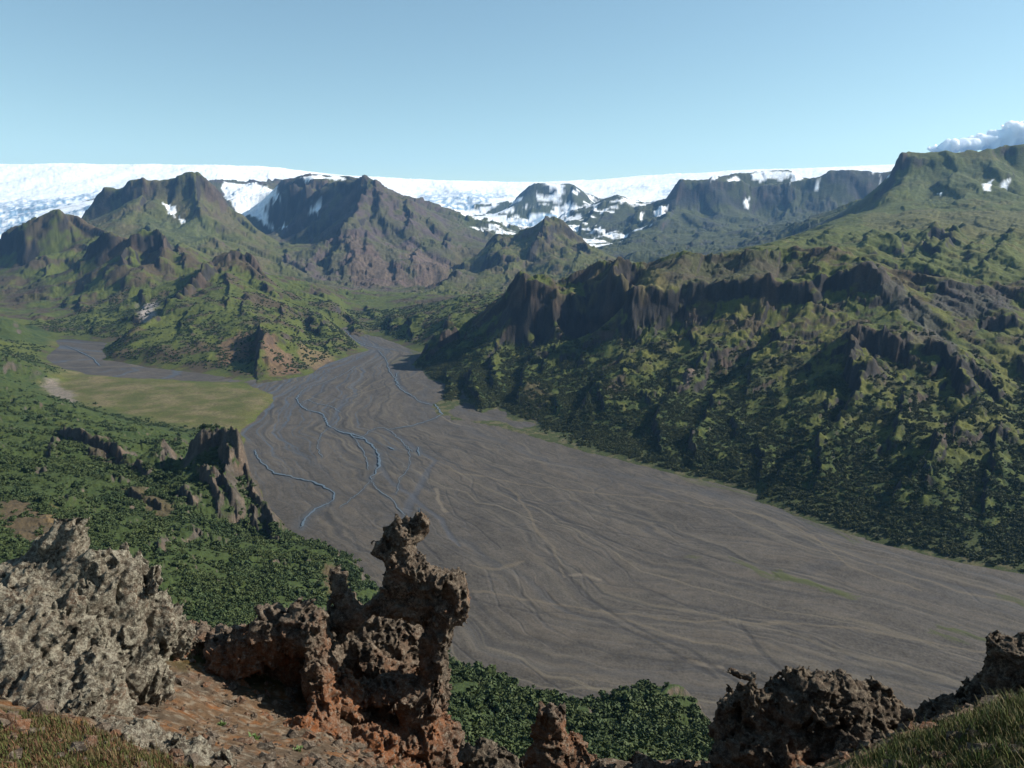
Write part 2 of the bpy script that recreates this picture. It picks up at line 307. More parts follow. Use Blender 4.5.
def solve_relief():
    U, V, E, A, R = [], [], [], [], []
    def put(u, v, e, a, r): U.append(u); V.append(v); E.append(e); A.append(a); R.append(r)
    for area, pts, back, bd, rough, add in CT:
        q = [uve(*p) if p[2] else uve(p[0], p[1], float(plain(p[0], p[1], .5)[1])) for p in pts]
        for a, b in zip(q[:-1], q[1:]):
            n = max(1, int(math.hypot(b[0] - a[0], b[1] - a[1]) / .019))
            for k in range(n):
                w = k / n; put(*(a[i] * (1 - w) + b[i] * w for i in range(2)), a[2] * (1 - w) + b[2] * w + add, area, rough)
        put(*q[-1][:2], q[-1][2] + add, area, rough)
        if back:
            for a in q: put(a[0], a[1] + bd, a[2] - back, area, rough)
    # river bed lies a little under the gravel sheet, the meadow a little above it
    gx, gy = np.meshgrid(np.arange(60, 1260, 22.), np.concatenate([np.arange(330, 400, 6.), np.arange(400, 740, 16.)]))
    gx, gy = gx.ravel(), gy.ravel()
    ins = pip(RIVER, gx, gy); dd = segdist(RIVER, gx, gy, True); k = ins & (dd > 5 + (gy - 330) * .03)
    for x, y in zip(gx[k], gy[k]):
        X, Y = plain(x, y); u, v = uv(X, Y); put(u, v, -(HC + 7) / math.hypot(X, Y), RV, 0)
    gx, gy = np.meshgrid(np.arange(50, 280, 14.), np.arange(370, 436, 6.)); gx, gy = gx.ravel(), gy.ravel()
    k = pip(MEADOW, gx, gy) & (segdist(MEADOW, gx, gy, True) > 2)
    for x, y in zip(gx[k], gy[k]):
        X, Y = plain(x, y, 3); u, v = uv(X, Y); put(u, v, -(HC - 3) / math.hypot(X, Y), MD, 0)
    P = np.stack([U, V, E, A, R], 1).astype(float)
    key = np.round(P[:, :2] / .005).astype(int); _, ix = np.unique(key, axis=0, return_index=True); P = P[np.sort(ix)]
    n = len(P); d = np.hypot(P[:, None, 0] - P[None, :, 0], P[:, None, 1] - P[None, :, 1])
    M = np.zeros((n + 1, n + 1)); M[:n, :n] = d - np.eye(n) * 2e-4; M[:n, n] = 1; M[n, :n] = 1
    w = np.linalg.solve(M, np.concatenate([P[:, 2], [0]]))
    return P, w
CPTS, CW = solve_relief()
print('controls', len(CPTS), time.time() - T0)

# polar sheet: columns are bearings, rows are distances
UC = np.concatenate([np.linspace(-.95, -.6, 60, endpoint=False), np.linspace(-.6, .6, 1380), np.linspace(.6, .95, 61)[1:]])
def rows():
    v = [math.log(17.0)]
    while v[-1] < math.log(15500):
        D = math.exp(v[-1])
        s = np.interp(D, [17, 120, 240, 450, 1100, 2600, 3000, 6000, 9000, 15500], [.03, .02, .005, .0042, .0026, .0030, .0034, .004, .006, .012])
        v.append(v[-1] + s)
    return np.array(v)
VC = rows(); NU_, NV_ = len(UC), len(VC)
print('sheet', NU_, NV_)
def coarse():
    us = UC[::3]; vs = VC[::3]
    if us[-1] < UC[-1]: us = np.append(us, UC[-1])
    if vs[-1] < VC[-1]: vs = np.append(vs, VC[-1])
    pu, pv = CPTS[:, 0].astype(F), CPTS[:, 1].astype(F); w = CW[:-1].astype(F)
    out = np.zeros((len(vs), len(us)), F); ar = np.zeros_like(out, dtype=np.int8); rg = np.zeros_like(out)
    wu = (us.astype(F)[:, None] - pu) ** 2
    for i, v in enumerate(vs):
        d2 = wu + (F(v) - pv) ** 2
        out[i] = np.sqrt(d2) @ w + CW[-1]
        k = d2.argmin(1); ar[i] = CPTS[k, 3]
        g = np.exp(-d2 / .0006); rg[i] = (g @ CPTS[:, 4].astype(F) + 1e-4) / (g.sum(1) + 1e-4)
    def up(a):
        a = np.stack([np.interp(UC, us, r) for r in a])
        j = np.clip(np.searchsorted(vs, VC, 'right') - 1, 0, len(vs) - 2); t = ((VC - vs[j]) / (vs[j + 1] - vs[j]))[:, None]
        return (a[j] * (1 - t) + a[j + 1] * t).astype(F)
    ju = np.clip(np.rint(np.interp(UC, us, np.arange(len(us)))).astype(int), 0, len(us) - 1)
    jv = np.clip(np.rint(np.interp(VC, vs, np.arange(len(vs)))).astype(int), 0, len(vs) - 1)
    return up(out), ar[jv][:, ju], np.clip(up(rg), 0, 1)
EE, AREA, ROUGH = coarse()
print('coarse', time.time() - T0)
UG, VG = np.meshgrid(UC.astype(F), VC.astype(F))
DG = np.exp(VG); XG = DG * np.sin(UG); YG = DG * np.cos(UG)
E0 = EE.copy()
Z0 = HC + EE * DG

def grad(e):
    ev, eu = np.gradient(e, VC, UC); return eu.astype(F), (e + ev).astype(F)
# amount of relief detail: none on the flats, less on ice and plateau
lut = np.array([.6, .6, 0, .8, .9, .65, .6, .75, .8, .6, .28, .6], F)
AMP = lut[AREA]
for _ in range(14):
    AMP = (AMP + np.roll(AMP, 1, 0) + np.roll(AMP, -1, 0) + np.roll(AMP, 1, 1) + np.roll(AMP, -1, 1)) / 5
AMP *= sst(1, 32, Z0) * (.25 + .75 * ROUGH)
AMP *= sst(60, 200, DG)
AMP *= 1 + .9 * ((AREA == PL) & (DG < 2500))
ei = sst(-2, 4, Z0)

def gullies(e, amp, scales=(.085, .045, .022, .011, .0055), strength=.060):
    eu, ev = grad(e)
    # soften the slope field so that gullies run straight downhill
    for _ in range(6):
        eu = (eu + np.roll(eu, 2, 0) + np.roll(eu, -2, 0) + np.roll(eu, 2, 1) + np.roll(eu, -2, 1)) / 5
        ev = (ev + np.roll(ev, 2, 0) + np.roll(ev, -2, 0) + np.roll(ev, 2, 1) + np.roll(ev, -2, 1)) / 5
    tot = np.zeros_like(e); a = strength
    for o, s in enumerate(scales):
        m = np.sqrt(eu * eu + ev * ev) + 1e-4
        k = np.minimum(m / .35, 1) * (.25 + .75 * sst(1.5, .7, m))              # steeper ground is cut deeper
        sx, sy = -ev / m, eu / m               # across the slope
        x = UG / s; y = VG / s
        xi = np.floor(x); yi = np.floor(y); ii = xi.astype(np.int32); jj = yi.astype(np.int32)
        c = np.zeros_like(e); q = np.zeros_like(e); W = np.zeros_like(e)
        for di in (-1, 0, 1):
            for dj in (-1, 0, 1):
                h = h2(ii + di, jj + dj, 11 + o)
                px = x - (xi + di + _R[h]); py = y - (yi + dj + _R2[h])
                w = np.exp(-2.2 * (px * px + py * py)); ph = (px * sx + py * sy) * 5.2
                c += w * np.cos(ph); q -= w * np.sin(ph); W += w
        c /= W; q /= W
        d = a * s * k * amp
        tot += d * (np.sqrt(np.abs(c) + .02) * np.sign(c) if o < 3 else c) * (1.5 if o == 0 else 1)
        g = a * 5.2 * k * amp * .8
        eu = eu + q * sx * g; ev = ev + q * sy * g
        a *= .88
    return tot
G1 = gullies(EE, AMP)
EE = EE + G1
print('gullies', time.time() - T0)
# broken rock: irregular steps that stand up as crags
WX = UG + .01 * fb2(UG / .03, VG / .03, 3, 40); WY = VG + .01 * fb2(UG / .03 + 9, VG / .03, 3, 44)
def crags(s, lo, hi, h, seed, an=1.0):
    c = fb2(WX / s, WY * an / s, 4, seed, .55); return h * sst(lo, hi, c)
clut = np.array([.5, .5, 0, .6, .3, .35, .45, .6, .8, .5, .1, .5], F)[AREA]
CA = clut * sst(10, 40, Z0) * (.3 + .7 * ROUGH) * sst(100, 260, DG)
rgm = sst(-.25, .25, fb2(UG / .09, VG / .09, 2, 70))
CR = (crags(.06, .06, .12, .0050, 51) + crags(.028, .08, .15, .0030, 52) + crags(.014, .1, .2, .0015, 53) + crags(.007, .05, .3, .0006, 54)) * CA * (.35 + .65 * rgm)
EE = EE + CR
# ---------------------------------------------------------------- fins, crags and cliff edges
# picture points of a rock edge; it stands up by h and breaks off steeply to the right of the line's direction
ZG = HC + EE * DG
def hit0(px, py, vmin=math.log(100)):
    dx, dy, dz = ray(px, py); u = math.atan2(dx, dy); e = dz / math.hypot(dx, dy)
    i = int(round(np.interp(u, UC, np.arange(NU_)))); col = E0[:, i]
    j = np.nonzero((col >= e) & (VC > vmin))[0]; j = j[0] if len(j) else NV_ - 1
    return u, VC[j]
FSC = np.array([.7, 1.25, 0, .85, .6, .75, .45, .55, .7, .40, 0, .5])
def area_of(q):
    u, v = q[len(q) // 2]; return AREA[min(np.searchsorted(VC, v), NV_ - 1), min(np.searchsorted(UC, u), NU_ - 1)]
def fin(pts, h, w1=4., w2=18., seed=0):
    q = [hit0(*p) for p in pts]; md_ = float(np.median([b for a, b in q]))
    q = [(a, b if abs(b - md_) < .3 else md_) for a, b in q]
    us = [a for a, b in q]; vs = [b for a, b in q]; r = (w2 * 4 + 8) / FPX
    i0, i1 = np.searchsorted(UC, [min(us) - r, max(us) + r]); j0, j1 = np.searchsorted(VC, [min(vs) - r, max(vs) + r])
    if i1 - i0 < 3 or j1 - j0 < 3: return
    sl = (slice(j0, j1), slice(i0, i1)); x = UG[sl] * .35 + WX[sl] * .65; y = VG[sl] * .35 + WY[sl] * .65
    x = x + .0030 * n2(UG[sl] / .006, VG[sl] / .006, 301) ; y = y + .0030 * n2(UG[sl] / .006, VG[sl] / .006, 302)
    best = np.full(x.shape, 9., F); sd = np.zeros_like(best); tt = np.zeros_like(best); n = len(q) - 1
    for k in range(n):
        (x1, y1), (x2, y2) = q[k], q[k + 1]; vx, vy = x2 - x1, y2 - y1; l2 = vx * vx + vy * vy + 1e-12
        t = ((x - x1) * vx + (y - y1) * vy) / l2; tc = np.clip(t, 0, 1)
        d = np.hypot(x - x1 - tc * vx, y - y1 - tc * vy); cr = (vx * (y - y1) - vy * (x - x1)) / math.sqrt(l2)
        m = d < best; best = np.where(m, d, best); sd = np.where(m, np.where(cr > 0, d, -d), sd); tt = np.where(m, (k + tc) / n, tt)
    a, b = w1 / FPX, w2 / FPX
    prof = np.where(sd > 0, np.exp(-(np.maximum(sd, 0) / b) ** 1.3), sst(-a, 0, sd))
    end = sst(0, .12, tt) * sst(1, .85, tt) * .65 + .35
    end = end * np.exp(-np.maximum(best - a, 0) / b * (sd < 0) * 3)
    hh = h * FSC[area_of(q)] / FPX * (1 + .25 * n2(UG[sl] / .012, VG[sl] / .012, 303 + seed))
    EE[sl] += hh * prof * end
FINS = [
 # ridge right of the river
 ([(514,294),(530,293),(548,298),(556,303),(596,301),(606,291),(616,285),(626,294),(630,306),(645,305),(665,304),(680,314)], 9, 5, 26),
 ([(684,302),(700,296),(730,297),(770,295),(806,299),(818,306)], 14, 5, 24), ([(812,294),(830,289),(866,287),(880,298)], 15, 5, 20),
 ([(424,364),(440,346),(458,334)], 9, 5, 14), ([(462,342),(490,322),(508,308)], 6, 4, 14), ([(470,378),(472,396),(479,414)], 14, 7, 16), ([(446,376),(450,386),(447,398)], 7, 4, 12),
 ([(625,306),(630,322),(634,338)], 7, 4, 9), ([(655,425),(660,440),(662,456)], 8, 4, 12), ([(690,440),(697,455),(697,472)], 8, 4, 12), ([(760,448),(762,465),(763,484)], 9, 4, 12), ([(735,415),(738,440)], 7, 4, 12),
 ([(852,358),(862,352),(878,353),(890,357),(900,364)], 22, 5, 24), ([(853,356),(850,374),(855,396)], 20, 6, 18), ([(875,372),(864,400),(838,435),(802,468),(772,490)], 19, 10, 42), ([(818,312),(792,335),(762,358),(737,385)], 14, 9, 34), ([(650,335),(622,365),(598,392),(575,420)], 9, 8, 28), ([(990,408),(952,445),(916,485),(886,515)], 15, 9, 40), ([(720,350),(690,385),(665,415),(645,440)], 9, 8, 28), ([(560,350),(545,375),(520,402)], 8, 7, 22), ([(925,362),(945,364),(960,374)], 14, 4, 22), ([(958,374),(960,392),(962,408)], 16, 5, 14), ([(978,384),(988,394),(1002,410)], 12, 5, 20),
 ([(846,266),(880,278),(920,288),(960,293),(1012,295)], 6, 3, 16), ([(790,258),(842,258)], 3, 2, 12), ([(970,330),(990,327),(1018,332)], 9, 4, 16), ([(620,268),(650,268)], 3, 2, 10), ([(690,330),(694,348)], 6, 3, 10), ([(780,362),(795,354),(812,356)], 6, 3, 12), ([(640,395),(650,410)], 6, 3, 10), ([(600,395),(606,415)], 6, 3, 10),
 ([(555,398),(560,414)], 5, 3, 9), ([(820,440),(822,470),(815,495)], 8, 5, 14), ([(905,400),(900,430),(890,455)], 8, 5, 16), ([(940,440),(935,470),(925,500)], 8, 5, 14), ([(1000,440),(990,480),(985,520)], 9, 5, 16), ([(720,395),(705,425),(690,450)], 8, 5, 16), ([(760,375),(745,400)], 6, 4, 12), ([(835,395),(825,420)], 6, 4, 12), ([(585,350),(580,375)], 5, 4, 10), ([(536,352),(525,380),(520,405)], 7, 4, 12), ([(500,345),(492,370),(495,395)], 7, 4, 12),
 # plateau
 ([(894,174),(900,166),(912,164),(940,162),(956,164)], 4, 3, 10), ([(912,230),(898,250),(884,270)], 9, 8, 22), ([(940,232),(922,254),(905,274)], 9, 8, 22), ([(968,232),(950,252),(934,270)], 12, 8, 24), ([(992,236),(978,256),(968,272)], 9, 8, 20), ([(1016,240),(998,262),(984,278)], 12, 8, 24), ([(876,234),(862,254)], 8, 7, 20), ([(836,228),(826,240)], 4, 3, 12), ([(965,193),(1000,195),(1024,197)], 2.5, 2, 10), ([(800,250),(775,256)], 3, 3, 10), ([(975,186),(982,184)], 2, 2, 8),
 # green hills
 ([(78,268),(92,258),(102,250),(120,246)], 10, 4, 20), ([(125,247),(145,244),(165,246),(178,253),(184,265)], 13, 5, 20), ([(0,246),(14,242),(22,250),(26,266)], 14, 5, 22), ([(215,272),(200,286),(180,301),(162,315)], 11, 4, 32), ([(222,275),(232,267),(245,266),(258,271),(270,284)], 8, 4, 22), ([(262,334),(262,352),(258,374)], 14, 6, 22), ([(228,278),(230,295),(226,310)], 5, 3, 14),
 ([(86,300),(78,314)], 5, 3, 12), ([(130,278),(126,294)], 6, 4, 12), ([(150,290),(142,306)], 6, 4, 14), ([(110,264),(106,282)], 5, 4, 12), ([(100,320),(94,334)], 4, 3, 12), ([(300,294),(318,298),(330,305)], 6, 3, 14), ([(310,325),(318,337)], 6, 3, 12), ([(345,315),(352,326),(357,337)], 7, 4, 12), ([(366,306),(375,320)], 4, 3, 10), ([(390,318),(394,334)], 6, 3, 10), ([(408,322),(412,340)], 6, 3, 10), ([(285,310),(280,330)], 5, 3, 12), ([(50,272),(40,286)], 5, 3, 14), ([(20,300),(50,298)], 4, 3, 14), ([(248,300),(244,318)], 5, 3, 10), ([(190,312),(180,330)], 5, 3, 14), ([(300,335),(296,352)], 5, 3, 12), ([(330,340),(326,356)], 4, 3, 10), ([(450,318),(446,334)], 5, 3, 10), ([(265,290),(275,300)], 5, 3, 10),
 # mountains
 ([(472,262),(463,274),(450,286),(438,292)], 9, 4, 18), ([(549,226),(541,246),(530,264)], 10, 5, 18), ([(500,238),(490,256),(486,272)], 6, 4, 14), ([(510,268),(506,284)], 4, 3, 10), ([(585,252),(575,268)], 5, 3, 12), ([(556,226),(575,242),(592,256)], 4, 3, 10),
 ([(98,197),(105,193),(125,194),(131,187),(142,185)], 6, 3, 10), ([(142,185),(165,187),(180,183),(192,180),(208,190),(222,202)], 8, 4, 14), ([(178,186),(176,200)], 4, 3, 8), ([(192,182),(190,202)], 5, 3, 8), ([(232,220),(245,223),(262,238)], 9, 5, 12), ([(150,222),(146,240)], 5, 3, 14), ([(212,240),(222,256)], 5, 3, 12), ([(88,212),(84,224)], 6, 3, 12), ([(240,250),(250,268)], 5, 3, 12),
 ([(282,190),(300,187),(347,187),(362,189)], 7, 5, 12), ([(363,188),(367,206),(356,224),(345,238)], 14, 7, 20), ([(345,234),(338,254),(330,274)], 9, 5, 16), ([(377,192),(383,212),(374,228)], 8, 4, 16), ([(404,207),(413,224),(405,238)], 8, 4, 14), ([(430,222),(436,236)], 7, 4, 12), ([(355,250),(352,277)], 6, 4, 12), ([(392,262),(396,282)], 6, 4, 12), ([(318,210),(324,218),(312,234)], 7, 4, 10), ([(290,252),(284,268)], 5, 3, 12), ([(370,238),(366,260)], 5, 4, 12), ([(450,235),(446,250)], 5, 3, 12), ([(418,250),(412,268)], 5, 3, 12), ([(310,262),(306,278)], 5, 3, 10),
 ([(670,194),(677,187),(700,187),(740,188),(800,187),(850,178),(890,180)], 8, 5, 12), ([(645,210),(634,228),(628,247)], 9, 5, 16), ([(702,232),(690,252)], 7, 4, 14), ([(765,234),(740,250)], 7, 4, 14), ([(690,240),(740,238),(800,232)], 5, 3, 12), ([(820,218),(805,232)], 6, 4, 12), ([(668,232),(655,248)], 6, 4, 12), ([(720,205),(712,222)], 4, 3, 10), ([(790,205),(782,222)], 4, 3, 10),
 ([(512,206),(530,194),(548,190),(560,192)], 8, 4, 10), ([(560,217),(580,215)], 5, 3, 10), ([(604,204),(592,217),(580,232)], 8, 4, 12), ([(575,190),(570,205)], 5, 3, 8), ([(640,206),(630,222)], 6, 4, 10), ([(250,184),(262,188)], 3, 2, 5),
 # near left
 ([(187,457),(200,448),(212,443),(222,443),(232,450)], 8, 4, 14), ([(233,450),(243,470),(252,494),(264,518),(282,540)], 9, 6, 14), ([(222,448),(229,472),(227,494),(236,515)], 11, 5, 12), ([(246,470),(256,480)], 8, 4, 9), ([(200,470),(212,492),(222,515)], 7, 4, 10), ([(58,436),(85,444),(115,456),(130,470)], 9, 5, 16), ([(128,492),(150,507),(170,514)], 6, 4, 14), ([(180,494),(196,510)], 8, 4, 12), ([(155,460),(165,456),(171,464)], 9, 4, 8), ([(322,548),(335,549),(346,558)], 6, 4, 8), ([(205,478),(216,488)], 7, 4, 8), ([(252,512),(256,535)], 7, 4, 9), ([(135,470),(150,482)], 5, 4, 10), ([(85,452),(95,462)], 5, 4, 10), ([(270,528),(278,548)], 6, 4, 8)]
for k, f in enumerate(FINS): fin(*f, seed=k % 9)
# many smaller outcrops, each breaking off on its lower left side
rr = np.random.default_rng(21)
for area, x0, x1, y0, y1, n, hs in [('r', 430, 1040, 290, 560, 90, 3.), ('h', 0, 340, 262, 350, 45, 3.), ('m', 80, 480, 205, 285, 40, 2.5), ('d', 560, 860, 205, 250, 20, 2.5), ('l', 10, 330, 440, 600, 26, 4.)]:
    for _ in range(n):
        px, py = rr.uniform(x0, x1), rr.uniform(y0, y1); u, v = hit0(px, py); j = min(np.searchsorted(VC, v), NV_ - 1); i = min(np.searchsorted(UC, u), NU_ - 1)
        if AREA[j, i] in (MD, GL) or Z0[j, i] < 12: continue
        l = rr.uniform(5, 13); a = rr.uniform(-.9, .6)
        fin([(px + l * math.sin(a) * -.5, py - l * .5), (px, py), (px - l * math.sin(a) * .6 - 2, py + l * .55)] if rr.random() < .6 else [(px - l * .7, py + l * .2), (px, py - 1), (px + l * .7, py + l * .25)], hs * rr.uniform(.5, 1.25), 3.2, 9, 3)
ZG = HC + EE * DG
print('fins', time.time() - T0)

# finest break-up
FN = (fb2(UG / .006, VG / .006, 3, 90) * .0004 + ri2(UG / .012, VG / .012, 3, 95) * .0004) * (.25 + AMP) * ei * sst(40, 100, DG)
FN = FN + (AREA == HL) * sst(400, 520, DG) * sst(3, 12, Z0) * .0006 * fb2(UG / .008, VG / .008, 4, 97)
EE = EE + FN
# ice: crevasses and seracs where it falls
ice = (AREA == GL)
EE = EE + np.where(ice, .0013 * ri2(UG / .012, VG / .03, 4, 77) * sst(.15, -.1, fb2(UG / .08, VG / .12, 2, 78)) * sst(11500, 9500, DG), 0)
ZG = HC + EE * DG
print('relief', time.time() - T0)

def terr(X, Y):
    """height and grid place of the land at X, Y"""
    u, v = uv(np.asarray(X, float), np.asarray(Y, float))
    a = np.interp(u, UC, np.arange(NU_)); b = np.interp(v, VC, np.arange(NV_))
    i = np.clip(a.astype(int), 0, NU_ - 2); j = np.clip(b.astype(int), 0, NV_ - 2); s = a - i; t = b - j
    z = (ZG[j, i] * (1 - s) + ZG[j, i + 1] * s) * (1 - t) + (ZG[j + 1, i] * (1 - s) + ZG[j + 1, i + 1] * s) * t
    return z, j, i
def hit(px, py, vmin=math.log(100)):
    """first place of the land seen along the line of sight through a picture point"""
    dx, dy, dz = ray(px, py); u = math.atan2(dx, dy); e = dz / math.hypot(dx, dy)
    i = int(round(np.interp(u, UC, np.arange(NU_)))); col = EE[:, i]
    j = np.nonzero((col >= e) & (VC > vmin))[0]; j = j[0] if len(j) else NV_ - 1
    return u, VC[j]
# ---------------------------------------------------------------- what covers the land
eu, ev = grad(EE); SL = np.sqrt(eu * eu + ev * ev)
def blur(a, n=1):
    for _ in range(n): a = (a * 2 + np.roll(a, 1, 0) + np.roll(a, -1, 0) + np.roll(a, 1, 1) + np.roll(a, -1, 1)) / 6
    return a
SL = blur(SL, 2)
Na = fb2(UG / .11, VG / .11, 4, 120); Nb = fb2(UG / .035, VG / .035, 4, 130); Nc = fb2(UG / .012, VG / .012, 4, 140, .6); Nd = fb2(UG / .004, VG / .004, 3, 150, .65)
def C(*c): return np.array(c, F)
GRASS, DRY, SCRUB, DEEP = C(.062, .072, .016), C(.110, .088, .028), C(.028, .044, .012), C(.018, .029, .009)
ROCKD, ROCKB, ROCKG, SOIL = C(.022, .020, .018), C(.070, .048, .034), C(.07, .068, .064), C(.14, .095, .058)
SNOW = C(.78, .80, .82)
def lay(col, c, m): m = m[..., None].astype(F); return col * (1 - m) + c * m
# per area: grass->dry, grass->scrub, scree share, rock colour
cov = np.broadcast_to(GRASS, EE.shape + (3,)).astype(F).copy()
A_ = lambda *k: blur(np.isin(AREA, k).astype(F), 10)
cov = lay(cov, DRY, sst(-.1, .5, Nb + .6 * Na) * .6)
hl, rg, pl, ma, far, mc, me = A_(HL), A_(RG), A_(PL), A_(MA, RV), A_(MDR, NU), A_(MC), A_(ME)
relz = Z0
scrub = sst(-.25, .22, Nb * .8 + Nc * .7 + .25 * Na)
cov = lay(cov, SCRUB, np.clip(hl * (.55 + .45 * scrub) * sst(2, 9, ZG) + ma * scrub * .75 * sst(300, 60, ZG) + rg * sst(-.15, .25, Nc + .5 * Nb + (130 - ZG) / 260) * .9 + pl * .25 * scrub, 0, 1))
cov = lay(cov, DEEP, np.clip(rg * sst(.05, .4, Nc + .4 * Nd + (90 - ZG) / 300) * .7 + hl * sst(.1, .45, Nc) * .5 * sst(6, 20, ZG), 0, 1))
# scree and bare brown ground
bare = sst(.0, .35, Nb + .5 * Nc + .35 * Na + np.clip(SL - .5, 0, 1) * .6)
cov = lay(cov, ROCKB * .8, np.clip(rg * bare * .7 * sst(30, 120, ZG) + ma * bare * .8 + me * bare * .55, 0, 1))
cov = lay(cov, C(.066, .050, .046), np.clip(mc * (.55 + .45 * bare), 0, 1))
cov = lay(cov, C(.034, .036, .030), np.clip(far * (.5 + .5 * bare), 0, 1))
cov = lay(cov, C(.070, .060, .034), np.clip(A_(MB, ME) * (.35 + .4 * bare), 0, 1))
cov = lay(cov, GRASS * .9, np.clip(mc * sst(-.1, .3, Na - Nb * .4) * sst(.85, .5, SL) * .45 + far * sst(-.05, .3, Na) * sst(.8, .5, SL) * .45, 0, 1))
cov = lay(cov, C(.090, .088, .020), np.clip(rg * sst(-.05, .3, -Nb + .4 * Na) * sst(1650, 1300, DG) * sst(15, 80, ZG) * .75, 0, 1))
cov = lay(cov, C(.029, .043, .013), np.clip(hl * (.35 + .45 * sst(900, 500, DG)) * (1 - .6 * sst(.1, .5, Na)), 0, 1))
# rock wherever it is steep
rk = sst(.90 , 1.35, SL + .15 * hl + .35 * Nc + .15 * Nb); rk *= sst(3, 12, ZG)
rc = (ROCKD + (C(.046, .038, .030) - ROCKD) * hl[..., None]) * (1 + .5 * sst(-.3, .5, Nc)[..., None]) + (ROCKB - ROCKD) * (sst(.0, .5, Nb)[..., None]) * .7
cov = lay(cov, rc, rk)
def region(poly, warp=.003, soft=.004, ws=.02, px=True):
    q = [hit(*p) for p in poly] if px else poly
    q = [(float(a), float(b)) for a, b in q]
    us = [a for a, b in q]; vs = [b for a, b in q]
    i0, i1 = np.searchsorted(UC, [min(us) - .03, max(us) + .03]); j0, j1 = np.searchsorted(VC, [min(vs) - .06, max(vs) + .06])
    m = np.zeros(EE.shape, F); sl = (slice(j0, j1), slice(i0, i1))
    if j1 - j0 < 2 or i1 - i0 < 2: return m
    x = UG[sl] + warp * 2.5 * fb2(UG[sl] / ws, VG[sl] / ws, 4, 160); y = VG[sl] + warp * 4 * fb2(UG[sl] / ws + 7, VG[sl] / ws, 4, 165)
    d = segdist(q, x, y, True) * np.where(pip(q, x, y), 1, -1)
    m[sl] = sst(-soft, soft, d); return m
# meadow: flat yellowish grass
md = blur((AREA == MD).astype(F), 2)
MW = [plain(x, y, 3) for x, y in MEADOW]; mq = [uv(np.array(x), np.array(y)) for x, y in MW]
md = region(mq, .012, .018, .035, px=False)
cov = lay(cov, C(.094, .084, .034) * (1 + .35 * Nc[..., None]), md * .95)
cov = lay(cov, GRASS * .8, md * sst(-.05, .35, Nb + .5 * Nc + .3 * Nd) * .75)
cov = lay(cov, C(.13, .10, .055), md * sst(.1, .4, -Nb + .5 * Nd) * .6)
# shore fringe of pale grass at the foot of the ridge
cov = lay(cov, C(.040, .048, .016), rg * sst(14, 4, ZG) * .85)
cov = lay(cov, C(.090, .078, .040), rg * sst(7, 2, ZG) * .8 * sst(0, .3, Nc + .4 * Nb))
for poly, c, k in [
    ([(0,500),(30,505),(60,520),(70,535),(60,550),(20,545),(0,530)], SOIL * .75, .85),
    ([(45,505),(70,515),(66,527),(45,520)], C(.30,.20,.09), .5),
    ([(44,380),(55,378),(72,392),(75,402),(60,400)], C(.23,.19,.16), .8),
    ([(84,440),(105,440),(128,462),(130,470),(105,466),(90,456)], ROCKB * 1.1, .7),
    ([(122,488),(150,492),(172,505),(175,522),(150,516),(130,500)], SOIL * .8, .7),
    ([(310,530),(335,535),(342,545),(320,548)], C(.30,.20,.11), .9),
    ([(322,560),(345,568),(350,590),(330,600),(322,580)], SOIL * .8, .8),
    ([(140,308),(155,300),(158,312),(148,322),(140,325)], C(.38,.33,.30), .9),
    ([(0,285),(40,280),(50,295),(20,305),(0,300)], ROCKB, .6),
    ([(218,345),(240,332),(252,330),(244,360),(222,366)], C(.17,.105,.065), .85),
    ([(262,340),(272,335),(292,355),(298,372),(275,377),(264,365)], C(.17,.105,.065), .85),
    ([(298,345),(325,352),(335,360),(315,370),(300,360)], C(.20,.135,.075), .7),
    ([(140,350),(172,345),(180,362),(145,364)], ROCKB * 1.2, .7),
    ([(350,230),(372,246),(400,262),(415,285),(380,288),(352,284),(345,262)], C(.125,.085,.068), .7),
    ([(405,245),(430,258),(455,268),(440,285),(420,285)], C(.15,.105,.085), .7),
    ([(686,372),(698,368),(694,380),(684,388),(676,392)], C(.20,.14,.12), .85),
    ([(520,390),(545,380),(552,400),(535,420),(518,412)], C(.10,.075,.04), .75),
    ([(600,384),(625,378),(630,392),(610,398)], C(.10,.065,.05), .7),
    ([(850,262),(905,290),(940,318),(975,385),(950,360),(900,310),(862,285)], C(.075,.07,.062), .8),
    ([(935,284),(1010,290),(1018,312),(960,318),(930,305)], C(.060,.055,.055), .8),
    ([(640,262),(780,254),(820,262),(760,285),(660,288)], C(.075,.068,.045), .65),
    ([(885,325),(930,330),(950,350),(905,345)], C(.10,.085,.06), .7),
    ([(550,292),(598,290),(596,299),(556,300)], C(.20,.165,.06), .8),
    ([(612,275),(650,270),(675,290),(640,300),(622,290)], C(.18,.15,.055), .7),
    ([(860,215),(1040,212),(1040,235),(870,228)], C(.125,.115,.045), .6),
    ([(900,180),(930,170),(1020,175),(1020,200),(920,205)], C(.085,.105,.035), .6),
    ([(140,215),(200,215),(215,235),(160,238)], C(.095,.115,.045), .6),
    ]:
    m = region(poly)
    cov = lay(cov, c * .66 * (1 + .25 * Nd[..., None]), m * k * (1 - .5 * rk))
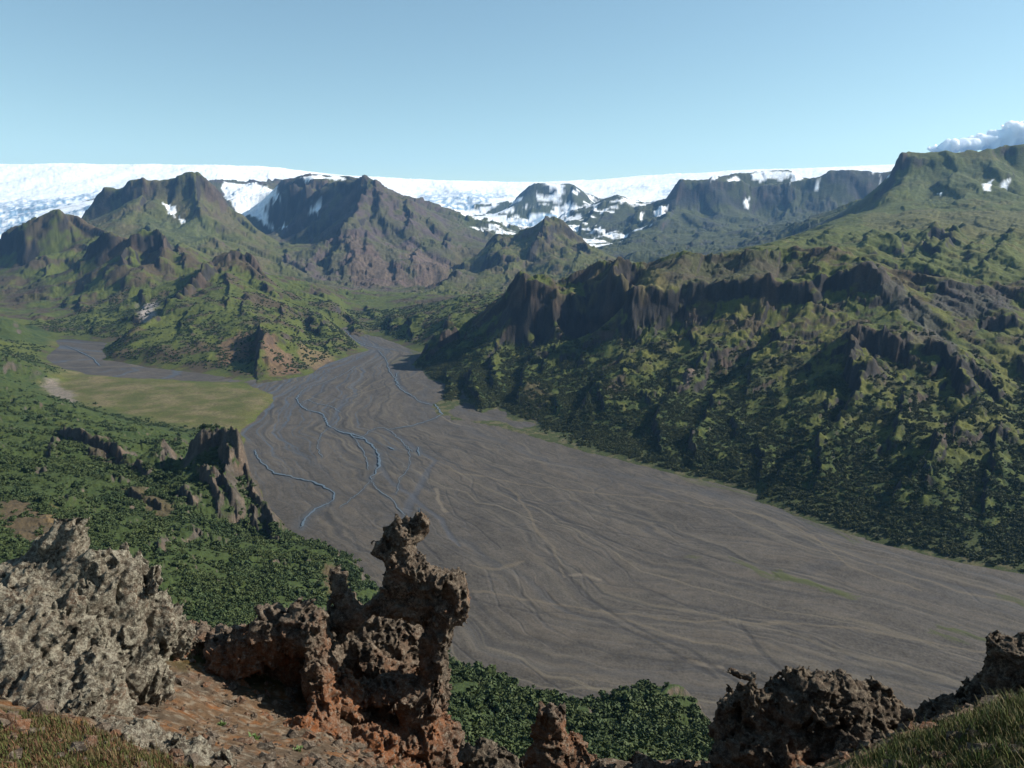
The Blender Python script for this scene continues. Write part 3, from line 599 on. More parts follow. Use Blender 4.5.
# snow and ice
gl = (AREA == GL).astype(F)
icef = sst(.1, -.15, fb2(UG / .08, VG / .12, 2, 78)) * sst(11200, 9300, DG)
crev = sst(.1, .75, ri2(UG / .010, VG / .022, 4, 180)) * icef
icecol = SNOW - crev[..., None] * C(.62, .53, .44)
icecol = icecol * (1 - .45 * (sst(.25, .6, fb2(UG / .03, VG / .012, 4, 185)) * sst(11500, 9000, DG))[..., None])
sm = blur(gl, 1) * sst(-.62, -.35, -(SL * .3) + .25 * Nc)
cov = lay(cov, icecol, np.clip(gl * 1.0, 0, 1) * sst(.85, .65, .3 * Nc + .15 * SL + .25 * sst(10500, 8600, DG) * Nb))
nsn = (AREA == NU).astype(F) * sst(-.06, .10, Nb * .8 + Nc * .35 - SL * .30 + .10)
cov = lay(cov, SNOW, nsn * .95)
for poly in [
    [(224,182),(250,183),(262,186),(272,190),(279,197),(282,206),(285,215),(281,222),(288,232),(276,230),(262,223),(250,215),(236,210),(229,200),(222,190)],
    [(163,203),(176,206),(174,218),(168,212)], [(178,218),(186,221),(182,223)], [(300,178),(340,177),(346,180),(310,182)],
    [(312,205),(322,203),(318,214),(308,216)],
    [(751,181),(754,172),(790,172),(792,176),(782,181),(770,178),(762,182)], [(727,180),(736,177),(740,180),(730,182)], [(712,176),(718,176),(716,181),(711,181)], [(800,172),(808,174),(802,180),(790,182)],
    [(862,174),(874,173),(876,177),(864,178)], [(880,176),(890,175),(888,179)], [(743,203),(749,202),(748,209),(744,208)], [(816,183),(820,181),(818,192),(814,190)],
    [(983,188),(988,182),(992,181),(990,191),(984,191)], [(1000,186),(1010,182),(1009,187),(1001,188)], [(936,194),(941,194),(940,196)],
    [(640,215),(645,212),(642,222)], [(654,213),(668,206),(664,214)],
    ]:
    m = region(poly, .0010, .0012, .008)
    cov = lay(cov, SNOW, np.clip(m * 1.2, 0, 1) * sst(.55, .35, Nb * .9 + .2 * Nc) * sst(1.9, 1.2, SL))
cov *= (1 + .22 * Nd + .12 * Nc)[..., None]
cov = np.clip(cov, .008, .9)
print('cover', time.time() - T0)

# ---------------------------------------------------------------- the land as named sheets
m_land = cover_mat('hillside_cover', (2.2, .6), .30, (2.5, .9, .8))
m_far = cover_mat('mountain_cover', (30., 8.), .22, (20., 5., .7))
m_ice = cover_mat('glacier_ice', (60.,), .08, (50., 8., .5), rough=.7, spec=.3)
names = {
  HL: ('hillside', 'near green hillside with birch scrub and jagged outcrops, left of the grey river bed', 'hillside', m_land),
  MD: ('meadow', 'flat yellowish meadow between the dark left slope and the grey gravel bed', 'meadow', m_land),
  RG: ('ridge', 'large dark craggy ridge with long shadows rising right of the river bed', 'ridge', m_land),
  RV: ('lowland', 'low green knolls at the far end of the gravel bed', 'hill', m_land),
  PL: ('plateau', 'high green plateau with a blunt cliffed summit at the right edge', 'hill', m_far),
  MA: ('hills', 'rugged green and brown hills beyond the yellow meadow with shadowed cliffs', 'hill', m_land),
  MB: ('mountain', 'flat-topped grey mountain with green slopes below the glacier, left of the snow gully', 'mountain', m_far),
  MC: ('mountain', 'broad purple-brown mountain with shadowed cirque walls, right of the snow gully', 'mountain', m_far),
  ME: ('mountain', 'small double-peaked brown and green mountain standing before the bright ice tongue', 'mountain', m_far),
  MDR: ('mountain', 'long dark bluish mountain with snow patches along its level crest, right of centre', 'mountain', m_far),
  GL: ('glacier', 'white ice cap along the skyline with crevassed ice falls', 'glacier', m_ice),
  NU: ('mountain', 'dark rocky peaks streaked with snow sticking out of the glacier', 'mountain', m_far)}
co = np.stack([XG, YG, ZG], -1).reshape(-1, 3); Q = grid_quads(NV_, NU_)
qa = AREA[:-1, :-1].ravel(); Qf = Q.reshape(-1, 4); cf = cov.reshape(-1, 3)
for a, (nm, lab, cat, mt) in names.items():
    q = Qf[qa == a]
    if not len(q): continue
    c2, q2, at2 = compact(co, q, {'cover': cf})
    tag(make_mesh(nm, c2, q2, mt, at2), lab, cat, 'structure')
print('land', time.time() - T0)

# ---------------------------------------------------------------- the braided gravel bed
gx = np.arange(-140, 1180, .85); gy = np.concatenate([np.arange(319.5, 400, .38), np.arange(400, 560, .6), np.arange(560, 800, .9)])
PX, PY = np.meshgrid(gx, gy); RX, RY = plain(PX, PY); RX = RX.astype(F); RY = RY.astype(F)
LB = [plain(*p) for p in [(338,322),(345,334),(366,350),(324,366),(300,378),(277,394),(257,411),(240,434),(262,480),(290,522),(345,570),(400,625),(440,670),(520,700),(600,716),(722,724),(860,780),(1100,900)]]
RB = [plain(*p) for p in [(362,322),(386,341),(420,352),(418,367),(430,380),(450,385),(437,404),(440,416),(480,424),(549,442),(630,463),(684,478),(760,496),(850,536),(960,564),(1024,576),(1250,628),(1500,700)]]
wx = RX + 14 * fb2(RX / 110, RY / 110, 4, 200).astype(F); wy = RY + 14 * fb2(RX / 110 + 5, RY / 110, 4, 205).astype(F)
dl = segdist(LB, wx, wy); dr = segdist(RB, wx, wy); T = dl / (dl + dr + 1e-3); Wd = dl + dr
# distance along the valley, from its centre line
ML = [plain(*p) for p in [(350,324),(372,345),(385,362),(350,390),(345,430),(380,480),(450,540),(560,580),(700,610),(860,650),(1100,740),(1500,900)]]
best = np.full(RX.shape, 1e9, F); S = np.zeros_like(RX); acc = 0
for (x1, y1), (x2, y2) in zip(ML[:-1], ML[1:]):
    vx, vy = x2 - x1, y2 - y1; ln = math.hypot(vx, vy); t = ((wx - x1) * vx + (wy - y1) * vy) / ln ** 2; tc = np.clip(t, 0, 1)
    d = (wx - x1 - tc * vx) ** 2 + (wy - y1 - tc * vy) ** 2; w = 1 / (d * d + 1e3)
    S += w * (acc + tc * ln); best = np.where(best > 1e8, w, best + w); acc += ln
S /= best
TW = T * np.clip(Wd, 80, 420)
st = lambda a, b, o, s: fb2(TW / a + .8 * n2(S / (b * .9), TW / (a * 2.5), s + 9), S / b, o, s)
f1 = st(26, 230, 4, 210); f2 = st(9, 120, 4, 220); f3 = st(3.2, 50, 3, 230)
g1 = 1 - np.abs(n2(TW / 34 + 1.1 * n2(S / 150, TW / 60, 241), S / 300, 240)) * 2
g2 = 1 - np.abs(n2(TW / 15 + 1.0 * n2(S / 80, TW / 30, 243), S / 160, 242)) * 2
g3 = 1 - np.abs(n2(TW / 7 + .9 * n2(S / 45, TW / 16, 246), S / 90, 245)) * 2
iso = fb2(RX / 22, RY / 22, 4, 250); iso2 = fb2(RX / 5, RY / 5, 3, 255)
gcol = np.broadcast_to(C(.058, .0500, .0415), RX.shape + (3,)).astype(F).copy()
gcol *= (1 + .24 * f1 + .20 * f2 * sst(-.3, .3, iso) + .24 * f3 * sst(.3, -.3, fb2(RX / 60, RY / 60, 2, 258)) + .24 * iso + .26 * iso2 + .34 * fb2(RX / 1.7, RY / 1.7, 2, 259) * np.clip(700 / RY, .2, 1))[..., None]
gcol = lay(gcol, C(.085, .068, .050), sst(.05, .5, f2 + .5 * f1) * .35)
ch1, ch2, ch3 = sst(.90, .985, g1), sst(.90, .99, g2) * sst(-.3, .1, f1), sst(.86, .98, g3) * sst(-.1, .25, iso)
gcol = lay(gcol, C(.036, .036, .040), ch1 * .3); gcol = lay(gcol, C(.038, .037, .040), ch2 * .3); gcol = lay(gcol, C(.095, .080, .062), ch3 * .2)
rim = sst(.80, .88, g1) * (1 - sst(.90, .93, g1)); gcol = lay(gcol, C(.095, .080, .062), rim * .25 * sst(-.2, .3, iso + f2))
RZ = iso * .25 + f2 * .2 - ch1 * .25 - ch2 * .2 + .1 * f3
# long dry channels that split and rejoin as they follow the valley
r_ = np.random.default_rng(5); S1 = np.linspace(0, acc / 1000., 6000); ip_ = lambda a: np.interp(S / 1000., S1, a).astype(F)
for k in range(72):
    t0 = r_.uniform(.03, .97); a1 = r_.uniform(.05, .16); kind = k % 4 if k < 52 else 4
    tk = t0 + a1 * n2(S1 * r_.uniform(1.5, 3.2) + k * 7.1, S1 * 0 + k * .7, 280) + .030 * n2(S1 * 9 + k * 3.3, S1 * 0 + k * .3, 281) + .010 * n2(S1 * 30 + k, S1 * 0 + k * .9, 282)
    w = (.9, 2.4, 1.2, 4.2, 1.1)[kind] * r_.uniform(.4, 1.7) * (1 + .7 * n2(S1 * 14, S1 * 0 + k * 1.3, 283)); on = sst(-.15, .15, n2(S1 * 3.2, S1 * 0 + k * 2.7, 284) + .1)
    if kind == 4: tk = np.clip(tk * .62, .02, .6); on = on * sst(.25, .4, S1) * sst(1.75, 1.3, S1)
    tk, w, on = ip_(tk), ip_(w), ip_(on); d = np.abs(T - tk) * np.clip(Wd, 80, 500); m = sst(w * 1.5, w * .5, d) * on
    col = (C(.125, .105, .075), C(.032, .031, .031), C(.028, .027, .027), C(.048, .048, .050), C(.052, .070, .095))[kind]
    gcol = lay(gcol, col, m * (.55, .45, .55, .35, .75)[kind] * r_.uniform(.5, 1.1)); RZ -= m * (0, .15, .2, .15, .1)[kind]
    if kind == 1: gcol = lay(gcol, C(.105, .090, .068), sst(w * 3.4, w * 2.2, d) * sst(w * 1.3, w * 1.9, d) * on * .3)
def strand(pts, w, col, k, dz=0., wob=1., soft=.6):
    global gcol, RZ
    q = [plain(*p) for p in pts]; xs = [a for a, b in q]; ys = [b for a, b in q]
    D = math.hypot(np.mean(xs), np.mean(ys)); m = (RX > min(xs) - 40) & (RX < max(xs) + 40) & (RY > min(ys) - 60) & (RY < max(ys) + 60)
    r, c = np.nonzero(m)
    if not len(r): return
    sl = (slice(r.min(), r.max() + 1), slice(c.min(), c.max() + 1)); X, Y = RX[sl], RY[sl]
    a = D * .0045 * wob; xx = X + a * fb2(X / (D * .05), Y / (D * .09), 3, 260); yy = Y + a * 1.2 * fb2(X / (D * .05) + 9, Y / (D * .09), 3, 262)
    d = segdist(q, xx, yy); hw = w * D / FPX * (1 + .5 * fb2(X / 30, Y / 30, 2, 265)); mk = sst(hw * (1 + soft), hw * (1 - soft), d)
    g = gcol[sl]; gcol[sl] = g * (1 - (mk * k)[..., None]) + np.asarray(col, F) * (mk * k)[..., None]; RZ[sl] += mk * dz
TAN, PALE, DARK, WET = C(.115, .093, .064), C(.16, .13, .095), C(.024, .023, .024), C(.050, .055, .066)
for p, w in [([(684,503),(730,509),(770,519),(800,529),(830,546),(870,561),(910,576),(960,591),(1024,602),(1150,625)], 1.6), ([(784,522),(815,533),(850,566),(885,580),(920,590)], 1.2), ([(450,470),(500,480),(560,489),(620,496),(684,503)], 1.6),
             ([(500,482),(520,498),(532,522),(545,542),(560,562),(568,575)], 1.6), ([(470,590),(540,600),(600,612),(680,620),(760,622),(840,625),(920,640),(1000,655)], 2.2), ([(600,610),(650,628),(690,640),(740,650)], 2.0),
             ([(300,395),(330,402),(380,388),(420,372)], .9), ([(470,565),(500,570),(520,560)], 2.5), ([(350,395),(380,380),(412,370)], .8)]:
    strand(p, w, TAN, .55, 0, 2.0)
for p, w in [([(568,575),(582,574),(600,580)], 3), ([(700,500),(712,504)], 1), ([(690,660),(720,668)], 3), ([(434,488),(438,500),(446,512)], 2.5), ([(372,477),(384,470)], 1.5), ([(430,410),(460,426)], .9)]:
    strand(p, w, PALE, .5, 0, 1.2)
for p, w in [([(467,597),(500,606),(535,612),(570,613),(600,618)], 1.3), ([(545,563),(567,576),(600,583),(650,590),(700,612),(760,618),(800,620)], 1.0), ([(545,545),(560,565),(590,600),(640,630),(690,650),(725,675),(740,685)], 2.2),
             ([(600,618),(650,640),(690,662),(715,678)], 3.0), ([(740,625),(760,650),(790,680)], 2.5), ([(405,434),(420,441),(432,450),(445,460),(462,467),(490,470)], .8), ([(446,490),(449,503),(458,516),(475,527),(500,548)], .9), ([(332,394),(345,402)], .6),
             ([(490,445),(510,452),(540,460),(580,468)], .7), ([(440,412),(410,407)], .1), ([(260,520),(290,505)], .6), ([(520,660),(560,690),(600,700)], 1.5), ([(450,640),(480,665),(520,690)], 1.3), ([(800,560),(830,575),(845,582)], .8),  # includes the headland cliff's cast shadow, painted as a thin dark strand
             ([(560,520),(600,530),(660,540),(720,560)], 1.0), ([(380,500),(410,530),(440,560)], 1.2), ([(900,640),(960,655),(1010,670)], 1.2), ([(940,560),(965,575)], .8)]:
    strand(p, w, DARK, .5, -.25, .8)
for p, w in [([(380,465),(395,485),(415,500),(440,520),(460,545)], 3), ([(388,430),(410,445),(432,460),(425,480),(412,500),(405,520)], 3), ([(345,395),(342,405),(335,415),(330,425)], 2), ([(395,370),(398,385),(412,398),(436,405)], 1.6), ([(350,330),(372,345),(410,352)], 1.4)]:
    strand(p, w, WET, .6, -.3, 1.5)
STREAMS = [([(300,394),(297,399),(299,404),(307,410),(322,414),(325,419),(329,426),(338,431),(350,434),(362,437),(370,444),(377,452),(379,460),(378,468),(374,474),(371,480)], 1.1),
             ([(377,452),(380,461),(377,470)], 2.0),
             ([(254,450),(258,458),(264,465),(275,473),(288,476),(298,479),(312,482),(324,487),(333,493),(333,500),(326,505),(315,510),(307,516),(302,524),(301,529)], 1.2),
             ([(326,505),(315,510),(306,517),(302,526)], 1.7), ([(436,404),(438,409),(442,415)], 1.6), ([(388,430),(398,428),(412,426),(424,422)], .7), ([(418,447),(419,456)], 1.2), ([(388,447),(394,450)], 1.3), ([(396,376),(397,384),(402,390),(412,396)], .7),
             ([(301,404),(308,400),(318,404),(330,406),(340,412)], .5), ([(362,437),(372,430),(384,428),(396,436),(404,444),(412,452)], .5), ([(350,433),(360,446),(366,458),(368,470)], .5), ([(371,480),(360,492),(350,500),(340,508)], .5), ([(371,480),(380,492),(394,502),(404,516)], .6),
             ([(404,445),(410,455),(408,468),(400,480),(396,494)], .5), ([(330,427),(322,434),(318,446),(322,458)], .4), ([(412,396),(420,402),(432,405)], .5), ([(424,422),(436,418),(441,414)], .7), ([(400,385),(390,372),(386,360),(378,350)], .5), ([(299,394),(306,388),(320,384),(340,376),(356,366)], .4), ([(65,345),(80,352),(92,358),(100,366)], .5),
             ([(345,330),(352,338),(362,344),(378,348),(396,350)], .6), ([(340,431),(352,436),(366,440)], 1.4), ([(400,385),(395,380),(398,372)], .6), ([(418,508),(421,520)], 1.0)]
for p, w in STREAMS:
    strand(p, w * 4.5, C(.043, .044, .046), .45, -.1, .8, .95)
    strand(p, w * 1.8, C(.055, .062, .070), .6, 0, .3, .6)
GRN = C(.050, .055, .020)
for p, w in [([(735,561),(752,567),(768,574),(785,577),(805,582),(825,590),(852,597)], 3.2), ([(775,572),(812,586),(845,594)], 3.6), ([(940,628),(965,635),(985,642)], 3.0), ([(925,630),(948,640),(965,645)], 1.6), ([(1000,598),(1024,605)], 2), ([(685,556),(700,556)], 1.2), ([(620,455),(700,482),(770,502),(860,542)], 1.6), ([(430,366),(460,390)], .8), ([(390,362),(405,358),(412,350)], 2)]:
    for q_ in range(7): strand([(a + r_.uniform(-5, 5), b + r_.uniform(-2.5, 2.5)) for a, b in (p if q_ % 2 else p[len(p) // 3:] if len(p) > 3 else p)], w * r_.uniform(.25, .5), GRN, .75, .1, 3.0, .95)
# keep only what the land does not bury
bz, _, _ = terr(RX, RY)
keep = (bz < 2.5)
keep = keep[:-1, :-1] | keep[1:, 1:] | keep[:-1, 1:] | keep[1:, :-1]
rm, t, b = nt('grey_river_gravel')
a = t.nodes.new('ShaderNodeAttribute'); a.attribute_name = 'cover'; g = t.nodes.new('ShaderNodeNewGeometry')
n1 = noise_node(t, 1 / 1.6, 6, .7, g.outputs['Position']); n2_ = noise_node(t, 1 / .35, 3, .7, g.outputs['Position'])
c = mul(t, a.outputs['Color'], ramp(t, n1.outputs['Fac'], .3, .7, .82, 1.18)); L(t, c, b.inputs['Base Color']); b.inputs['Roughness'].default_value = .9; b.inputs['Specular IOR Level'].default_value = .2
bump(t, b, n1.outputs['Fac'], .8, .35)
co = np.stack([RX, RY, RZ.astype(F)], -1).reshape(-1, 3); q = grid_quads(*RX.shape)[keep].reshape(-1, 4)
c2, q2, at2 = compact(co, q, {'cover': np.clip(gcol, .015, .6).reshape(-1, 3)})
tag(make_mesh('river_bed', c2, q2, rm, at2), 'wide grey braided gravel river bed winding through the valley', 'river bed', 'structure')

# water of the shallow channels
wm, t, b = nt('glacial_water'); b.inputs['Base Color'].default_value = (.075, .095, .115, 1); b.inputs['Specular IOR Level'].default_value = .22; b.inputs['Roughness'].default_value = .35; b.inputs['IOR'].default_value = 1.33
n = noise_node(t, 1.5, 3, .6); bump(t, b, n.outputs['Fac'], .15, .1)
def ribbon(pts, w, z=.62):
    q = np.array([plain(*p) for p in pts]); r = [q[0]]
    for k in range(len(q) - 1):                                   # Catmull-Rom
        p0, p1, p2, p3 = q[max(k - 1, 0)], q[k], q[k + 1], q[min(k + 2, len(q) - 1)]
        for s in np.linspace(0, 1, 9)[1:]:
            r.append(.5 * (2 * p1 + (p2 - p0) * s + (2 * p0 - 5 * p1 + 4 * p2 - p3) * s * s + (3 * p1 - p0 - 3 * p2 + p3) * s ** 3))
    r = np.array(r); i = np.arange(len(r)); D = np.hypot(r[:, 0], r[:, 1])
    r += (np.stack([fb2(r[:, 0] / 14, r[:, 1] / 14, 3, 270), fb2(r[:, 0] / 14 + 4, r[:, 1] / 14, 3, 273)], 1)) * 3.0
    t = np.gradient(r, axis=0); t /= np.linalg.norm(t, axis=1)[:, None] + 1e-9; nn = np.stack([-t[:, 1], t[:, 0]], 1)
    hw = .46 * w * np.mean(D) / FPX * (1 + .95 * n2(i / 8., i * 0. + len(r) * .37, 275)) * np.minimum(1, np.minimum(i, len(r) - 1 - i) / 4. + .15)
    hw = hw[:, None] * np.where(np.abs(nn[:, 1:]) > 0, 1 + 1.2 * np.abs(nn[:, 1:]), 1)
    a_, b_ = r + nn * hw, r - nn * hw
    v = np.empty((2 * len(r), 3)); v[::2, :2] = a_; v[1::2, :2] = b_; v[:, 2] = z
    k = np.arange(len(r) - 1) * 2; return v, np.stack([k, k + 1, k + 3, k + 2], 1)
V, Qs, o_ = [], [], 0
for p, w in STREAMS:
    v, q = ribbon(p, w); V.append(v); Qs.append(q + o_); o_ += len(v)
    V[-1][:, 2] += .004 * len(V)
tag(make_mesh('water', np.concatenate(V), np.concatenate(Qs), wm), 'thin pale blue meltwater channels threading the grey gravel', 'water', 'structure')
# ground beyond and below everything built
gm, t, b = nt('ground_far'); b.inputs['Base Color'].default_value = (.07, .075, .04, 1); b.inputs['Roughness'].default_value = 1
r_ = 15300.; th = np.linspace(0, 2 * np.pi, 65)[:-1]; v = np.stack([r_ * np.cos(th), r_ * np.sin(th), 0 * th - 60], 1)
me = bpy.data.meshes.new('ground'); me.from_pydata(v.tolist(), [], [list(range(64))]); me.materials.append(gm); o = bpy.data.objects.new('ground', me); COL.objects.link(o)
tag(o, 'low ground spreading out under the hills to the horizon', 'ground', 'structure')
print('river', time.time() - T0)
# ---------------------------------------------------------------- birch scrub on the slopes
def bush_mesh(name, seed, mat, n=150, leaf=.16):
    r = np.random.default_rng(seed); V, Fc = [], []
    lobes = r.normal(size=(6, 3)) * [.42, .42, .22] + [0, 0, .45]; lr = r.uniform(.3, .52, 6)
    for k in range(n):
        i = r.integers(6); d = r.normal(size=3); d /= np.linalg.norm(d); d[2] = abs(d[2]) * .9 - .1
        p = lobes[i] + d * lr[i] * r.uniform(.75, 1.08)
        a = r.normal(size=3); a /= np.linalg.norm(a); b = np.cross(a, d + r.normal(size=3) * .5); b /= np.linalg.norm(b) + 1e-6
        s = leaf * r.uniform(.6, 1.4); o = len(V)
        V += [p - a * s - b * s * .7, p + a * s - b * s * .6, p + a * s * .8 + b * s * .8, p - a * s * .7 + b * s * .6]; Fc.append([o, o + 1, o + 2, o + 3])
    for i in range(6):                                             # dense twiggy heart of each lobe
        o = len(V); ring = [(math.cos(t) , math.sin(t)) for t in np.linspace(0, 2 * np.pi, 7)[:-1]]
        for z, q in ((-.75, .6), (0., .85), (.6, .6)):
            for x, y in ring: V.append(lobes[i] + np.array([x * q, y * q, z]) * lr[i] * .82)
        for l in (0, 6):
            for k in range(6): Fc.append([o + l + k, o + l + (k + 1) % 6, o + l + 6 + (k + 1) % 6, o + l + 6 + k])
        Fc.append([o + 12, o + 13, o + 14, o + 15]); Fc.append([o + 12, o + 15, o + 16, o + 17])
    return make_mesh(name, np.array(V), np.array(Fc), mat, link=False, smooth=False)
def leaf_mat(name, c1, c2):
    m, t, b = nt(name); oi = t.nodes.new('ShaderNodeObjectInfo'); g = t.nodes.new('ShaderNodeNewGeometry')
    n = noise_node(t, .045, 4, .65, g.outputs['Position']); f = t.nodes.new('ShaderNodeMath'); f.operation = 'ADD'
    L(t, ramp(t, n.outputs['Fac'], .35, .65, 0, .65), f.inputs[0]); L(t, ramp(t, oi.outputs['Random'], 0, 1, -.15, .35), f.inputs[1])
    L(t, mixc(t, f.outputs[0], c1, c2), b.inputs['Base Color']); b.inputs['Roughness'].default_value = .75; b.inputs['Specular IOR Level'].default_value = .25
    return m
lm1 = leaf_mat('birch_leaves', (.026, .045, .014), (.062, .078, .022))
lm2 = leaf_mat('dark_birch_leaves', (.026, .040, .013), (.084, .086, .024))
def scatter(name, label, pts, size, mat, seed):
    bs = [bush_mesh('scrub_bush', seed + k, mat) for k in range(6)]
    col = bpy.data.collections.new(name + '_kinds')
    for b_ in bs: col.objects.link(b_)
    me = bpy.data.meshes.new(name); me.vertices.add(len(pts)); me.vertices.foreach_set('co', pts.astype(F).ravel())
    a = me.attributes.new('bush_size', 'FLOAT', 'POINT'); a.data.foreach_set('value', size.astype(F)); me.update()
    o = bpy.data.objects.new(name, me); COL.objects.link(o)
    ng = bpy.data.node_groups.new(name + '_nodes', 'GeometryNodeTree')
    ng.interface.new_socket('Geometry', in_out='INPUT', socket_type='NodeSocketGeometry'); ng.interface.new_socket('Geometry', in_out='OUTPUT', socket_type='NodeSocketGeometry')
    N = ng.nodes.new; gi = N('NodeGroupInput'); go = N('NodeGroupOutput'); ip = N('GeometryNodeInstanceOnPoints'); ci = N('GeometryNodeCollectionInfo')
    ci.inputs['Collection'].default_value = col; ci.inputs['Separate Children'].default_value = True; ci.inputs['Reset Children'].default_value = True
    na = N('GeometryNodeInputNamedAttribute'); na.data_type = 'FLOAT'; na.inputs['Name'].default_value = 'bush_size'
    rv = N('FunctionNodeRandomValue'); rv.data_type = 'FLOAT_VECTOR'; rv.inputs['Min'].default_value = (-.15, -.15, 0); rv.inputs['Max'].default_value = (.15, .15, 6.28)
    lk = ng.links.new; lk(gi.outputs[0], ip.inputs['Points']); lk(ci.outputs[0], ip.inputs['Instance']); ip.inputs['Pick Instance'].default_value = True
    lk(na.outputs['Attribute'], ip.inputs['Scale']); lk(rv.outputs['Value'], ip.inputs['Rotation']); lk(ip.outputs[0], go.inputs[0])
    md_ = o.modifiers.new('scatter', 'NODES'); md_.node_group = ng
    tag(o, label, 'scrub', 'stuff'); return o
def spots(n, x0, x1, y0, y1, area, dens, seed):
    r = np.random.default_rng(seed); X = r.uniform(x0, x1, n); Y = r.uniform(y0, y1, n)
    u, v = uv(X, Y); k = (np.abs(u) < .62); X, Y = X[k], Y[k]
    z, j, i = terr(X, Y); k = np.isin(AREA[j, i], area) & (r.random(len(X)) < dens[j, i]); X, Y, z = X[k], Y[k], z[k]
    return np.stack([X, Y, z], 1), r
sgh = sst(-.40, -.02, Nb * .7 + Nc * .9 + .2 * Na) * (1 - rk) * sst(3, 8, ZG)
bare_l = sum(region(p_) for p_ in [[(0,500),(30,505),(60,520),(70,535),(60,550),(20,545),(0,530)], [(84,440),(105,440),(128,462),(130,470),(105,466),(90,456)], [(122,488),(150,492),(172,505),(175,522),(150,516),(130,500)], [(310,530),(335,535),(342,545),(320,548)], [(322,560),(345,568),(350,590),(330,600),(322,580)], [(44,380),(55,378),(72,392),(75,402),(60,400)]])
grassy = sst(-.05, .25, fb2(UG / .12, VG / .08, 3, 410))
dh = np.clip(sgh * (1 - .95 * np.clip(bare_l, 0, 1)) * (1 - .8 * grassy) * np.interp(DG, [100, 450, 650, 1600], [1, .8, .38, .30]), 0, 1)
P_, r = spots(230000, -1100, 260, 130, 1700, [HL], dh, 31); P2_, _ = spots(110000, -420, 260, 130, 720, [HL], np.clip(dh * 1.3, 0, 1), 32); P_ = np.concatenate([P_, P2_])
D_ = np.hypot(P_[:, 0], P_[:, 1]); scatter('birch_scrub', 'dense green birch scrub covering the near left slope and the two knolls at bottom centre', P_ - [0, 0, .2], (1.0 + 2.1 * r.random(len(P_)) ** 1.8) * np.interp(D_, [150, 300, 900], [.85, .9, 1.0]) * (1 + .55 * fb2(P_[:, 0] / 22, P_[:, 1] / 22, 3, 450)), lm1, 500)
n1_ = len(P_)
dr_ = sst(.05, .42, Nc * .9 + .7 * Nb + np.clip((80 - ZG) / 130, -1, .5)) * (1 - rk) * sst(.6, 2, ZG) * .8
P_, r = spots(330000, -200, 1000, 520, 1700, [RG], dr_, 33)
scatter('ridge_scrub', 'dark green birch scrub on the lower flank of the big right ridge', P_ - [0, 0, .25], 1.0 + 2.0 * r.random(len(P_)) ** 1.8, lm2, 520)
n2__ = len(P_)
dm_ = sst(0, .3, Nc * .9 + .6 * Nb + (70 - ZG) / 200) * (1 - rk) * sst(2.5, 7, ZG) * .5
P_, r = spots(90000, -1300, 200, 1480, 2700, [MA, RV], dm_, 35)
scatter('valley_scrub', 'scattered green scrub on the foot of the hills beyond the meadow', P_ - [0, 0, .25], r.uniform(1.4, 3.2, len(P_)), lm1, 540)
print('scrub', n1_, n2__, len(P_), time.time() - T0)
# ---------------------------------------------------------------- the rocky crest the picture is taken from
GC = [(90,748,5.0),(150,716,6.6),(250,735,7.3),(330,745,7.6),(400,775,7.2),(40,752,4.4),(0,768,3.9),(200,775,5.3),(300,715,8.4),(350,700,9.0),(180,650,9.3),(230,655,9.3),(130,645,9.0),(60,650,8.2),(430,800,7.6),(600,806,6.9),(520,800,6.9),(700,806,6.8),(480,800,8.6),(560,800,8.6),(640,800,8.6),(720,795,8.6),(900,756,5.8),(1024,712,5.4),(860,788,5.3),(1024,775,4.3),(950,722,7.0),(760,790,6.6),(330,650,9.6),(430,768,9.6),
      (-120,700,5),(-200,600,6),(1150,680,5.6),(1250,650,7),(200,690,8.0),(110,716,6.2)]
gp = [at(*p) for p in GC]
for px in (-200, 0, 150, 300, 450, 600, 750, 900, 1050, 1200): gp += [at(px, 760, 11.5), at(px, 840, 15), at(px, 900, 21)]
gp += [(x, y, HC - 1.65) for x in (-2.5, -1, 0, 1, 2.5) for y in (-4, -2, 0, 1.0)] + [(-5, 0, HC - 1.8), (5, 0, HC - 1.9), (-8, 2, HC - 3), (8, 2, HC - 3.2), (0, 2.6, HC - 2.55), (-9, -6, HC - 4), (9, -6, HC - 4), (0, -9, HC - 3), (0, 4.2, HC - 4.1), (2, 4, HC - 3.7), (-12, 5, HC - 7), (12, 5, HC - 7)]
gp = np.array(gp, float); gd = np.hypot(gp[:, None, 0] - gp[None, :, 0], gp[:, None, 1] - gp[None, :, 1]); n = len(gp)
M = np.zeros((n + 1, n + 1)); M[:n, :n] = gd; M[:n, n] = 1; M[n, :n] = 1; gw = np.linalg.solve(M, np.append(gp[:, 2], 0))
def ground(X, Y, detail=True):
    X = np.asarray(X, F); Y = np.asarray(Y, F); z = np.full(X.shape, gw[-1], F)
    for k in range(n): z += F(gw[k]) * np.hypot(X - F(gp[k, 0]), Y - F(gp[k, 1]))
    if detail: z = z + .10 * fb2(X / .9, Y / .9, 5, 600, .55) + .035 * ri2(X / .22, Y / .22, 4, 610)
    return z
ys = np.concatenate([np.arange(-8, 2.6, .25), np.arange(2.6, 10.5, .028), np.arange(10.5, 23, .12)]); xs = np.concatenate([np.arange(-14, -6.5, .2), np.arange(-6.5, 6.5, .03), np.arange(6.5, 14, .2)])
X, Y = np.meshgrid(xs.astype(F), ys.astype(F)); Z = ground(X, Y)
def pxof(X, Y, Z):
    dz = Z - HC; f = Y * CP - dz * SP; return 512 + FPX * X / f, 384 - FPX * (Y * SP + dz * CP) / f
n_a = fb2(X / 1.1, Y / 1.1, 4, 620); n_b = fb2(X / .3, Y / .3, 4, 625); n_c = fb2(X / .07, Y / .07, 3, 628)
so_ = np.broadcast_to(C(.120, .075, .044), X.shape + (3,)).astype(F).copy()
